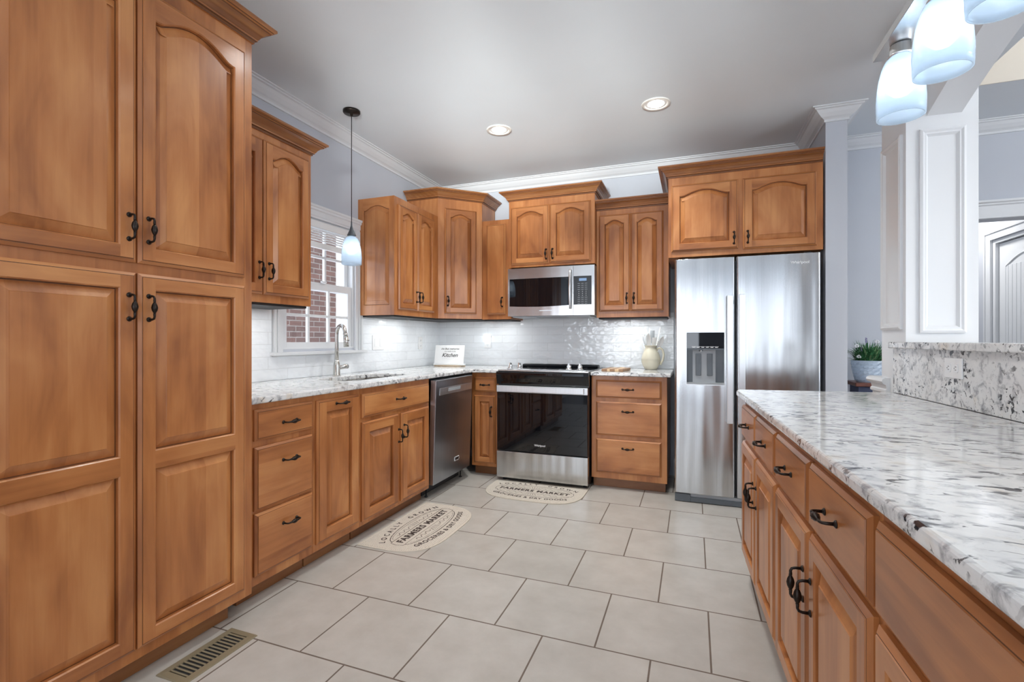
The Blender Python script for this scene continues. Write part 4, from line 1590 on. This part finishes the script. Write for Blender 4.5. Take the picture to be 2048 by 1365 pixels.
b = MB(); b.box(hx0 + 0.001, hx1 - 0.001, -0.003, 0.042, 1.096, 1.105, 'dgplas'); b.build('trim_bar', disp)
b = MB(); b.box(hx0 + 0.040, hx1 - 0.055, 0.030, 0.0445, hz0 + 0.012, 1.095, 'gplas'); b.lathe([(0.014, 0), (0.012, -0.012)], 'chrome', (hx0 + 0.095, 0.022, 1.094), 14); cav = b.build('back_plate', disp)
for xx in (hx0 + 0.060, hx0 + 0.135):
    b = MB(); b.box(xx, xx + 0.037, 0.024, 0.0295, 0.965 - 0.055, 1.068, 'dgplas'); b.build('paddle', disp, bev=0.002)
b = MB(); b.box(hx0 + 0.001, hx1 - 0.001, -0.004, 0.042, hz0 + 0.0005, hz0 + 0.012, 'gplas'); b.build('drip_tray', disp)
for par, x0, zt in ((dl, 0.218 - FX0, 1.473), (dr, 0.294 - FX0, 1.478)):
    b = MB(); b.box(x0, x0 + 0.040, -0.048, -0.034, 0.588, zt, 'steel_l')
    b.box(x0 + 0.010, x0 + 0.030, -0.034, -0.0035, 0.62, 0.65, 'steel_l'); b.box(x0 + 0.010, x0 + 0.030, -0.034, -0.0035, zt - 0.06, zt - 0.03, 'steel_l')
    b.build('handle', par, bev=0.003)
b = MB(); b.text('Whirlpool', 0.026, 'badge', lambda x, y: (0.665 - FX0 + x, -0.0052, 1.682 + y), bold=0.0005)
q = b.build('logo', dr)
b = MB()
for xx in (0.05, FW - 0.09):
    b.box(xx, xx + 0.04, 0.02, 0.09, 1.7445, 1.752, 'bplas')
b.build('hinge_cover', t)

# ------------------------------------------------------------------ sink, faucet
t = thing('sink', 'undermount stainless steel sink below the kitchen window', 'sink', (-2.095, 2.73, 0.884))
rs = []
for (gx, z) in ((0.004, 0.0), (-0.002, -0.004), (-0.006, -0.15), (-0.03, -0.175)):
    rs.append([(x + 2.095, y - 2.73, z) for x, y in rrect(-2.255 - gx, -1.935 + gx, 2.40 - gx, 3.06 + gx, 0.11)])
b = MB(); b.rings(rs, 'nickel', cap1=True, smooth=False); b.build('basin', t, fixn=False)
b = MB(); b.lathe([(0.04, 0), (0.038, 0.003), (0.02, 0.001)], 'chrome', (0, 0, -0.1745), 20); b.build('drain', t)
t = thing('faucet', 'brushed nickel gooseneck pull-down faucet standing behind the sink', 'faucet', (-2.335, 2.735, 0.9153))
b = MB()
b.lathe([(0.027, 0), (0.027, 0.004), (0.024, 0.010), (0.0235, 0.070), (0.021, 0.085), (0.0165, 0.098), (0.0145, 0.11)], 'nickel', (0, 0, 0), 24)
b.build('base', t)
b = MB()
pts = [(0, 0, 0.10), (0, 0, 0.20), (0, 0, 0.285)]
dx, dy = math.cos(R(-18)), math.sin(R(-18))
rr = 0.052
for i in range(1, 13):
    a = PI - PI * 0.94 * i / 12
    q = rr + rr * math.cos(a)
    pts.append((q * 1.0 * dx, q * dy + 0.0, 0.285 + rr * 1.25 * math.sin(a)))
px, py, pz = pts[-1]
b.tube(pts, 0.0135, 'nickel', 16)
b.build('spout', t)
b = MB()
b.tube([(px, py, pz), (px + 0.004, py, pz - 0.02)], [0.0145, 0.0155], 'nickel', 16)
b.tube([(px + 0.004, py, pz - 0.021), (px + 0.012, py, pz - 0.095)], [0.0155, 0.018], 'nickel', 16)
b.lathe([(0.003, 0), (0.003, 0.006)], 'bplas', (px + 0.026, py + 0.002, pz - 0.05), 8, 'x')
b.build('spray_head', t)
b = MB()
b.tube([(0.012, 0.010, 0.055), (0.022, 0.050, 0.062), (0.026, 0.078, 0.062)], [0.013, 0.017, 0.017], 'nickel', 16)
b.build('handle', t)
# soap of counter: none in the photograph

# ------------------------------------------------------------------ small things on the worktops
# sign on its stand
t = thing('countertop_sign', 'white lettered kitchen sign leaning on a low stand in the worktop corner', 'sign', (-2.165, 4.085, 0.9155), R(4))
b = MB(); n = 30
b.prism([(0.160 * math.cos(2 * PI * k / n), 0.055 * math.sin(2 * PI * k / n)) for k in range(n)], 0.0, 0.010, 'pine'); b.build('base', t, bev=0.002, seg=1)
b = MB(); b.box(-0.150, 0.160, -0.040, 0.010, 0.011, 0.024, 'sign'); b.build('ledge', t, bev=0.002)
b = MB()
b.box(-0.155, 0.145, 0.0, 0.010, 0.0, 0.178, 'sign')
pn = b.build('board', t, (0, -0.012, 0.025), (R(-12), 0, 0), bev=0.002)
b = MB()
F = lambda cx, cz, sl=0: (lambda x, y: (cx + x, -0.0006, cz + y))
b.text('the Best memories', 0.024, 'ink', F(0.0, 0.142), shear=0.35, bold=0.0003)
b.text('are made in the', 0.018, 'ink', F(0.0, 0.118), shear=0.3)
b.text('Kitchen', 0.052, 'ink', F(0.0, 0.080), shear=0.35, bold=0.0008)
for k in range(9):
    xx = -0.075 + k * 0.019
    b.box(xx, xx + 0.010, -0.0007, -0.0004, 0.045 + 0.004 * math.sin(k * 1.3), 0.0462 + 0.004 * math.sin(k * 1.3), 'gplas')
b.build('lettering', pn, fixn=False)

# cutting board
t = thing('cutting_board', 'striped wooden cutting board lying on the short worktop right of the range', 'cutting board', (-0.585, 3.975, 0.9155), R(-6))
b = MB()
ws = [('board_d', 0.045), ('board_l', 0.022), ('board_d', 0.04), ('board_l', 0.03), ('board_d', 0.035)]
x = -0.086
for m_, w_ in ws:
    b.box(x, x + w_, -0.13, 0.13, 0, 0.019, m_)
    x += w_
b.build('board', t, bev=0.002, seg=1)
b = MB(); b.prism(rrect(-0.018, 0.022, 0.1305, 0.20, 0.018), 0.002, 0.018, 'board_l'); b.build('handle', t, bev=0.002, seg=1)

# pitcher
t = thing('pitcher', 'cream ribbed stoneware pitcher holding utensils at the worktop end by the refrigerator', 'pitcher', (-0.335, 4.245, 0.9155))
b = MB()
prof = [(0.045, 0), (0.050, 0.003), (0.066, 0.030), (0.077, 0.062), (0.078, 0.085)]
for k in range(9):
    z = 0.085 + 0.011 * k
    r = 0.0775 - 0.0305 * (k / 8) ** 1.3
    prof += [(r + 0.0015, z + 0.003), (r - 0.0005, z + 0.009)]
prof += [(0.045, 0.187), (0.050, 0.196), (0.0535, 0.202), (0.050, 0.203), (0.043, 0.194), (0.041, 0.17), (0.06, 0.09), (0.05, 0.02)]
b.lathe(prof, 'stone', (0, 0, 0), 36)
b.build('body', t)
b = MB()
b.tube([(0.050, -0.012, 0.170), (0.075, -0.018, 0.182), (0.098, -0.022, 0.165), (0.106, -0.022, 0.125), (0.098, -0.020, 0.080), (0.076, -0.016, 0.042)], [0.011, 0.010, 0.009, 0.009, 0.009, 0.011], 'stone', 12)
b.build('handle', t)


def utensil(label, kind, tip, m='white_ut', cat='utensil'):
    """root inside the pitcher, leaning to tip (dx, dy, h)"""
    t = thing(kind, label, cat, (-0.335, 4.245, 0.945), 0, None)
    d = Vector(tip) - Vector((0, 0, 0))
    up = d.normalized()
    ta = math.atan2(tip[1] * 1.2, tip[0])
    start = Vector((0.016 * math.cos(ta), 0.016 * math.sin(ta), 0.0))
    L_ = d
    b = MB()
    if kind == 'whisk':
        mid = start.lerp(L_, 0.62)
        b.tube([start, mid], 0.005, 'steel_l', 8); b.build('handle', t)
        b = MB()
        ax_ = (L_ - mid)
        for k in range(4):
            a = PI * k / 4
            sd = Vector((math.cos(a), math.sin(a), 0)) * 0.020
            pp = []
            for i in range(13):
                u = i / 12 * 2
                uu = u if u <= 1 else 2 - u
                sg = 1 if u <= 1 else -1
                pp.append(mid + ax_ * math.sin(uu * PI / 2) + sd * sg * math.sin(uu * PI) ** 0.8 * (1.0) if uu < 1 else mid + ax_)
            b.tube(pp, 0.0012, 'steel_l', 5)
        b.build('wires', t)
        return
    tube_end = start.lerp(L_, 0.62) if kind != 'chopstick' else L_
    b.tube([start, tube_end], [0.005, 0.004], m, 8)
    b.build('handle', t)
    if kind == 'chopstick':
        return
    b = MB()
    ax_ = (L_ - tube_end)
    side = Vector((1, 0.25, 0)).normalized()
    rs = []
    wid = {'spoon': 0.021, 'spatula': 0.018}[kind]
    for i in range(11):
        u = i / 10
        if kind == 'spoon':
            w_ = wid * math.sin(PI * (0.08 + 0.90 * u)) ** 0.7
            dep = 0.008 * math.sin(PI * u)
        else:
            w_ = 0.006 + (wid - 0.006) * min(1, u * 2.5)
            dep = 0
        c = tube_end + ax_ * u
        nrm = ax_.cross(side).normalized()
        rs.append([tuple(c + side * w_ + nrm * 0.001), tuple(c + nrm * (0.0025 + dep)), tuple(c - side * w_ + nrm * 0.001), tuple(c + nrm * (-0.001 + dep))])
    b.rings(rs, m, cap0=True, cap1=True, smooth=False)
    b.build('head', t)


utensil('white spoon with a broad oval bowl upright in the pitcher', 'spoon', (-0.018, -0.035, 0.275))
utensil('white slotted spoon leaning right out of the pitcher', 'spoon', (0.100, -0.03, 0.250))
utensil('grey spatula standing tallest behind the white spoons in the pitcher', 'spatula', (0.012, 0.02, 0.300), 'gplas')
utensil('thin white stick leaning far left out of the pitcher', 'chopstick', (-0.098, -0.01, 0.262))
utensil('thin white stick leaning far right out of the pitcher', 'chopstick', (0.075, 0.02, 0.325))
utensil('white spatula edge-on between the two spoons in the pitcher', 'spatula', (0.030, -0.02, 0.240))
utensil('wire whisk leaning left in the pitcher', 'whisk', (-0.055, 0.02, 0.262))

# ------------------------------------------------------------------ outlets


def plate(name, label, loc, rz, w, h, kind, cat):
    """plate in local xz plane facing -y"""
    t = thing(name, label, cat, loc, rz)
    b = MB(); b.box(-w / 2, w / 2, -0.006, 0, -h / 2, h / 2, 'plate'); b.build('cover_plate', t, bev=0.002)
    return t


def socket(t, cx, cz, rot=0):
    b = MB()
    b.prism([(x, z) for x, z in rrect(-0.016, 0.016, -0.014, 0.014, 0.008, 4)], 0.0, 0.0022, 'badge')
    for sx in (-0.006, 0.006):
        b.box(sx - 0.001, sx + 0.001, -0.0035, 0.0055, 0.0023, 0.0027, 'ink')
    b.lathe([(0.002, 0.0023), (0.002, 0.0027)], 'ink', (0, -0.008, 0), 8)
    b.build('socket', t, (cx, -0.0062, cz), (R(90), rot, 0))


t = plate('wall_outlet', 'white outlet on the back wall tiles with a glowing night light plugged in', (-1.888, YW - 0.0125, 1.145), 0, 0.072, 0.118, '', 'outlet')
socket(t, 0, -0.030)
t = thing('night_light', 'small glowing plug-in night light in the back wall outlet', 'night light', (-1.895, YW - 0.0230, 1.175))
b = MB(); b.box(-0.033, 0.033, -0.022, 0.0, -0.030, 0.034, 'night'); b.build('lens', t, bev=0.006, seg=3)
b = MB(); b.box(-0.020, 0.020, 0.0003, 0.0035, -0.020, 0.024, 'plate'); b.build('plug', t)
t = plate('switch_plate', 'white two-gang plate on the left wall tiles just right of the window', (XW + 0.0125, 3.327, 1.143), R(90), 0.150, 0.118, '', 'switch plate')
for cx in (-0.036, 0.036):
    b = MB(); b.box(cx - 0.016, cx + 0.016, -0.0085, -0.0063, -0.033, 0.033, 'badge'); b.build('rocker', t, bev=0.0008, seg=1)
t = plate('wall_outlet', 'white outlet on the left wall tiles near the counter sign', (XW + 0.0125, 3.983, 1.135), R(90), 0.072, 0.118, '', 'outlet')
socket(t, 0, -0.026); socket(t, 0, 0.026)
p_ = iw(0.6975, -0.360)
t = plate('wall_outlet', 'white double outlet on the granite splash of the peninsula', (p_[0], p_[1], 1.060), R(-90) + IA, 0.118, 0.076, '', 'outlet')
socket(t, -0.024, 0, R(90)); socket(t, 0.024, 0, R(90))

# ------------------------------------------------------------------ floor register
t = thing('floor_vent', 'bronze-coloured slotted floor register beside the pantry toe kick', 'floor vent', (-1.675, 1.282, 0.0))
b = MB()
vw, vl = 0.140, 0.295
def vr(d, z):
    return [(x, y, z) for x, y in ((-vw / 2 + d, -vl / 2 + d), (vw / 2 - d, -vl / 2 + d), (vw / 2 - d, vl / 2 - d), (-vw / 2 + d, vl / 2 - d))]
b.rings([vr(0, 0.0005), vr(0.003, 0.005), vr(0.026, 0.006), vr(0.027, 0.0015)], 'brass')
b.build('frame', t, fixn=True)
b = MB(); b.add(vr(0.026, 0.0012), [(0, 1, 2, 3)], 'void'); b.build('duct', t)
for k in range(15):
    yy = -vl / 2 + 0.034 + k * (vl - 0.068) / 14
    b = MB(); b.box(-vw / 2 + 0.0275, vw / 2 - 0.0275, -0.0028, 0.0028, -0.0015, 0.0015, 'brass'); b.build('louvre', t, (0, yy, 0.0040), (R(25), 0, 0))

# ------------------------------------------------------------------ rugs


def half_rug(label, loc, rz):
    t = thing('kitchen_mat', label, 'mat', loc, rz, 'farmers market kitchen mats')
    W2, D = 0.381, 0.440
    pts = [(-W2, 0), (W2, 0)]
    n = 26
    cv = []
    for i in range(n + 1):
        a = PI * i / n
        e = 0.50
        cx = math.copysign(abs(math.cos(a)) ** e, math.cos(a)) * W2
        cy = -0.19 - (D - 0.19) * (max(0.0, math.sin(a)) ** 0.95)
        cv.append((cx, cy))
    loop = [(-W2, 0)] + cv[::-1] + [(W2, 0)]
    b = MB(); b.prism(loop, 0.0, 0.005, 'rughem'); b.build('hem', t)
    ccw = loop
    inn = offset_loop(ccw, 0.013)
    b = MB(); b.prism(inn, 0.0052, 0.0062, 'rug'); wv = b.build('weave', t)
    b = MB()
    zz = 0.0066
    st = lambda cx, cy: (lambda x, y: (cx + x, cy + y, zz))
    def arc(cx, cy, r, up=True):
        def f(x, y):
            a = x / r
            if up:
                return (cx + (r + y) * math.sin(a), cy - r + (r + y) * math.cos(a), zz)
            return (cx + (r - y) * math.sin(a), cy + r - (r - y) * math.cos(a), zz)
        return f
    b.text('LOCALLY  GROWN', 0.046, 'rugink', arc(0, -0.055, 0.75), bold=0.0012, space=1.85)
    b.text('FARMERS MARKET', 0.060, 'rugink', st(0, -0.213), bold=0.0030, space=1.16)
    b.text('GROCERIES & DRY GOODS', 0.044, 'rugink', arc(0, -0.372, 0.85, False), bold=0.0014, space=1.12)
    def ln(pts_, wd=0.0035):
        for k in range(len(pts_) - 1):
            a, c = Vector(pts_[k]), Vector(pts_[k + 1])
            dd = (c - a).normalized()
            nn = Vector((-dd.y, dd.x)) * wd / 2
            b.add([(*(a - nn), zz), (*(c - nn), zz), (*(c + nn), zz), (*(a + nn), zz)], [(0, 1, 2, 3)], 'rugink')
    bxw, bt_, bb_ = 0.300, -0.172, -0.256
    ln([(-bxw, bt_), (bxw, bt_)]); ln([(-bxw, bb_), (bxw, bb_)])
    ln([(-bxw, bt_), (-bxw - 0.012, (bt_ + bb_) / 2), (-bxw, bb_)]); ln([(bxw, bt_), (bxw + 0.012, (bt_ + bb_) / 2), (bxw, bb_)])
    for sg, y0_, rise in ((1, bt_, 0.078), (-1, bb_, 0.078)):
        ln([(0.285 * math.cos(PI * i / 24), y0_ + sg * rise * math.sin(PI * i / 24)) for i in range(25)], 0.0045)
        ln([(0.255 * math.cos(PI * i / 24), y0_ + sg * 0.012 + sg * (rise - 0.028) * math.sin(PI * i / 24)) for i in range(25)], 0.002)
        for kx in (-1, 1):
            ln([(kx * (0.05 + 0.15 * i / 20), y0_ + sg * (0.025 + 0.010 * math.sin(i * 0.95))) for i in range(21)], 0.0035)
        for k in range(5):
            cx = (k - 2) * 0.012
            ln([(cx, y0_ + sg * 0.014), (cx * 1.8, y0_ + sg * 0.050)], 0.003)
    b.build('lettering', t, fixn=False)
    return t


half_rug('half-round beige farmers market mat lying in front of the sink cabinet', (-1.785, 2.635, 0.0005), R(90))
half_rug('half-round beige farmers market mat lying in front of the range', (-1.140, 3.735, 0.0005), R(-0.5))

# ------------------------------------------------------------------ plant and stand
PX_, PY_ = 1.165, 4.10
t = thing('plant_stand', 'dark reddish wooden stool carrying the potted plant behind the worktop', 'stool', (PX_ + 0.02, PY_, 0))
b = MB(); b.box(-0.13, 0.13, -0.13, 0.13, 0.842, 0.868, 'redwood'); b.build('seat', t, bev=0.004)
b = MB(); b.box(-0.105, 0.105, -0.1, -0.085, 0.775, 0.8415, 'bluecloth'); b.box(-0.105, 0.105, 0.085, 0.1, 0.775, 0.8415, 'bluecloth')
b.box(-0.105, -0.09, -0.085, 0.085, 0.775, 0.8415, 'bluecloth'); b.box(0.09, 0.105, -0.085, 0.085, 0.775, 0.8415, 'bluecloth')
b.lathe([(0.012, -0.002), (0.012, 0)], 'badge', (0, -0.1005, 0.81), 12, 'y')
b.build('apron', t)
for sx in (-1, 1):
    for sy in (-1, 1):
        b = MB(); b.tube([(sx * 0.095, sy * 0.09, 0.775), (sx * 0.125, sy * 0.12, 0.0)], [0.017, 0.013], 'redwood', 10); b.build('leg', t)
for sy in (-1, 1):
    b = MB(); b.tube([(-0.115, sy * 0.11, 0.30), (0.115, sy * 0.11, 0.30)], 0.009, 'redwood', 8); b.build('stretcher', t)
t = thing('potted_plant', 'artificial grass plant with small white flowers in a pale blue honeycomb pot', 'plant', (PX_, PY_, 0.8685))
b = MB()
seg = 24
rs = []
for k in range(9):
    u = k / 8
    r = 0.070 + 0.034 * u ** 0.6
    rs.append([((r + 0.0022 * math.cos((i * 6) * 2 * PI / seg * 2 + (k % 2) * PI)) * math.cos(2 * PI * i / seg), (r + 0.0022 * math.cos((i * 6) * 2 * PI / seg * 2 + (k % 2) * PI)) * math.sin(2 * PI * i / seg), 0.148 * u) for i in range(seg)])
rs.append([(0.106 * math.cos(2 * PI * i / seg), 0.106 * math.sin(2 * PI * i / seg), 0.152) for i in range(seg)])
rs.append([(0.098 * math.cos(2 * PI * i / seg), 0.098 * math.sin(2 * PI * i / seg), 0.152) for i in range(seg)])
rs.append([(0.094 * math.cos(2 * PI * i / seg), 0.094 * math.sin(2 * PI * i / seg), 0.120) for i in range(seg)])
b.rings(rs, 'pot', cap0=True, cap1=True)
# scalloped relief
for row in range(6):
    for i in range(22):
        a = 2 * PI * (i + 0.5 * (row % 2)) / 22
        zz = 0.018 + row * 0.022
        r = 0.070 + 0.034 * (zz / 0.148) ** 0.6 + 0.001
        pts = []
        for k in range(5):
            aa = a + (k - 2) * 2 * PI / 22 / 4.4
            pts.append((r * math.cos(aa), r * math.sin(aa), zz - 0.007 * math.sin(PI * k / 4)))
        b.tube(pts, 0.0014, 'pot', 5)
b.build('pot', t)
b = MB()
rnd = random.Random(4)
for k in range(520):
    a = rnd.uniform(0, 2 * PI)
    r0 = rnd.uniform(0, 0.075)
    lean = rnd.uniform(0.02, 0.15)
    hgt = rnd.uniform(0.08, 0.215)
    w_ = rnd.uniform(0.0034, 0.0066)
    dirx, diry = math.cos(a), math.sin(a)
    sdx, sdy = -diry, dirx
    pts = []
    for i in range(6):
        u = i / 5
        q = r0 + lean * u ** 1.8
        pts.append(((q) * dirx, (q) * diry, 0.115 + hgt * (u - 0.35 * u ** 3 * (lean / 0.09))))
    vs = []
    for i, p in enumerate(pts):
        ww = w_ * (1 - (i / 5) ** 2) + 0.0003
        vs += [(p[0] - sdx * ww, p[1] - sdy * ww, p[2]), (p[0] + sdx * ww, p[1] + sdy * ww, p[2])]
    b.add(vs, [(2 * i, 2 * i + 1, 2 * i + 3, 2 * i + 2) for i in range(5)], 'leaf' if rnd.random() < 0.8 else 'leaf2')
o = b.build('leaves', t, fixn=False); o['kind'] = 'stuff'
for cx, cy, cz, m_ in ((-0.03, -0.06, 0.300, 'lav'), (-0.05, -0.03, 0.235, 'lav')):
    b = MB()
    for k in range(9):
        b.lathe([(0.002, -0.004), (0.005, 0), (0.002, 0.004)], m_, (cx + 0.003 * math.sin(k * 2), cy + 0.003 * math.cos(k * 2), cz - 0.004 * k + 0.01), 6)
    b.build('flower', t)
for cx, cy, cz in ((0.03, -0.07, 0.285), (-0.085, -0.06, 0.255), (-0.07, -0.055, 0.180)):
    b = MB()
    for k in range(7):
        a = 2 * PI * k / 7
        b.lathe([(0.002, -0.005), (0.008, 0), (0.002, 0.005)], 'flower', (cx + 0.010 * math.cos(a), cy + 0.004 * math.sin(a * 2), cz + 0.008 * math.sin(a)), 7)
    b.build('flower', t)

# ------------------------------------------------------------------ ceiling lights


def can(name_label, x, y, power=14):
    t = thing('recessed_light', name_label, 'ceiling light', (x, y, ZC), 0, 'recessed ceiling lights')
    b = MB()
    b.lathe([(0.092, -0.0005), (0.090, -0.006), (0.070, -0.004), (0.068, -0.0005)], 'can_trim', (0, 0, 0), 36, cap=False); b.build('trim_ring', t)
    b = MB(); b.lathe([(0.0675, -0.0008), (0.052, -0.0012)], 'canbaf', (0, 0, 0), 36, cap=False); b.build('baffle', t)
    b = MB(); b.lathe([(0.0515, -0.0012), (0.045, -0.006), (0.02, -0.010), (0.001, -0.011)], 'canlit', (0, 0, 0), 30); b.build('lamp', t)
    d = bpy.data.lights.new('recessed_lamp', 'SPOT')
    d.energy = power
    d.spot_size = R(122)
    d.spot_blend = 1.0
    d.shadow_soft_size = 0.06
    d.color = (0.97, 0.985, 0.965)
    lo_ = bpy.data.objects.new('recessed_lamp', d)
    lo_.location = (x, y, ZC - 0.02)
    COL.objects.link(lo_)
    return t


can('round recessed ceiling light, the left one above the range', -1.327, 3.270, 66)
can('round recessed ceiling light, the right one nearer the refrigerator', -0.226, 3.267, 58)
for x, y in ((-1.25, 1.9), (-0.3, 1.9), (-1.25, 0.4), (-0.3, 0.4), (-1.0, -1.6), (1.2, -1.6)):     # same fittings behind the view
    d = bpy.data.lights.new('recessed_lamp', 'SPOT')
    d.energy = 22 if y > 1.5 else 2
    d.spot_size = R(150)
    d.spot_blend = 1.0
    d.shadow_soft_size = 0.07
    d.color = (0.97, 0.985, 0.965)
    lo_ = bpy.data.objects.new('recessed_lamp', d)
    lo_.location = (x, y, ZC - 0.02)
    COL.objects.link(lo_)
area('dining_fill_down', (2.8, 1.2, 2.35), (0, 0, 0), 0.6, 0.6, 30, (1.0, 0.95, 0.88))  # added fill for the dining side, no fitting hangs here
area('dining_fill_up', (2.8, 1.2, 2.45), (R(180), 0, 0), 0.6, 0.6, 25, (1.0, 0.9, 0.78))  # added upward fill, warms the tray


def shade_profile(R0, H):
    """outer then inner wall, z measured down from the top"""
    out = []
    prof = [(0.30, 0.0), (0.48, -0.03), (0.64, -0.09), (0.78, -0.20), (0.89, -0.36), (0.96, -0.54), (1.0, -0.74), (0.99, -0.90), (0.97, -1.0)]
    o = [(r * R0, z * H) for r, z in prof]
    i = [(max(0.002, r * R0 - 0.004), z * H + (0.0 if k else -0.004)) for k, (r, z) in enumerate(prof)]
    i[0] = (0.30 * R0 - 0.003, -0.004)
    return o + i[::-1]


def glass_shade(root, x, y, ztop, R0, H):
    b = MB(); b.lathe(shade_profile(R0, H), 'shade', (0, 0, 0), 40, cap=False); s_ = b.build('lamp_shade', root, (x, y, ztop))
    b = MB()
    b.lathe([(0.002, 0.034), (0.016, 0.031), (0.028, 0.018), (0.033, 0.0), (0.028, -0.018), (0.016, -0.031), (0.002, -0.034)], 'bulb', (0, 0, -H * 0.46), 20)
    b.lathe([(0.014, 0.0), (0.014, 0.04)], 'plate', (0, 0, -H * 0.46 + 0.031), 14)
    b.build('bulb', s_)


# pendant over the sink
px_, py_ = -2.140, 2.650
t = thing('pendant_light', 'single frosted glass pendant hanging on a thin dark cord over the sink', 'pendant light', (px_, py_, ZC))
b = MB(); b.lathe([(0.056, -0.0005), (0.056, -0.012), (0.052, -0.018), (0.010, -0.020), (0.008, -0.034), (0.003, -0.036)], 'bronze', (0, 0, 0), 32); b.build('canopy', t)
b = MB(); b.tube([(0, 0, -0.034), (0, 0, -0.745)], 0.0026, 'bronze', 8); b.build('cord', t)
b = MB(); b.lathe([(0.004, 0.0), (0.006, -0.030), (0.014, -0.058), (0.027, -0.088), (0.030, -0.095), (0.020, -0.098)], 'dgplas', (0, 0, -0.742), 24); b.build('cap', t)
glass_shade(t, 0, 0, -0.842, 0.066, 0.188)

# linear chandelier over the peninsula
hx_, hz_ = 0.523, 1.972
t = thing('linear_chandelier', 'brushed metal bar chandelier with frosted bell shades over the peninsula', 'chandelier', (hx_, 1.15, ZC), 0)
b = MB(); b.box(-0.040, 0.040, -0.46, 0.512, -0.738, -0.716, 'steelh'); b.build('bar', t, bev=0.001, seg=1)
for yy in (0.345, -0.345):
    b = MB(); b.tube([(0, yy, -0.708), (0, yy, -0.02)], 0.006, 'steel', 8); b.build('rod', t)
b = MB(); b.box(-0.06, 0.06, -0.40, 0.40, -0.022, -0.0006, 'steelh'); b.build('canopy', t, bev=0.002, seg=1)
for k, yy in enumerate((0.434, 0.202, -0.030)):
    b = MB(); b.lathe([(0.022, 0.0), (0.024, -0.004), (0.024, -0.026), (0.028, -0.030), (0.020, -0.034)], 'steel_l', (0, yy, -0.7385), 24); b.build('socket_cup', t)
    glass_shade(t, 0, yy, -0.766, 0.0545, 0.168)
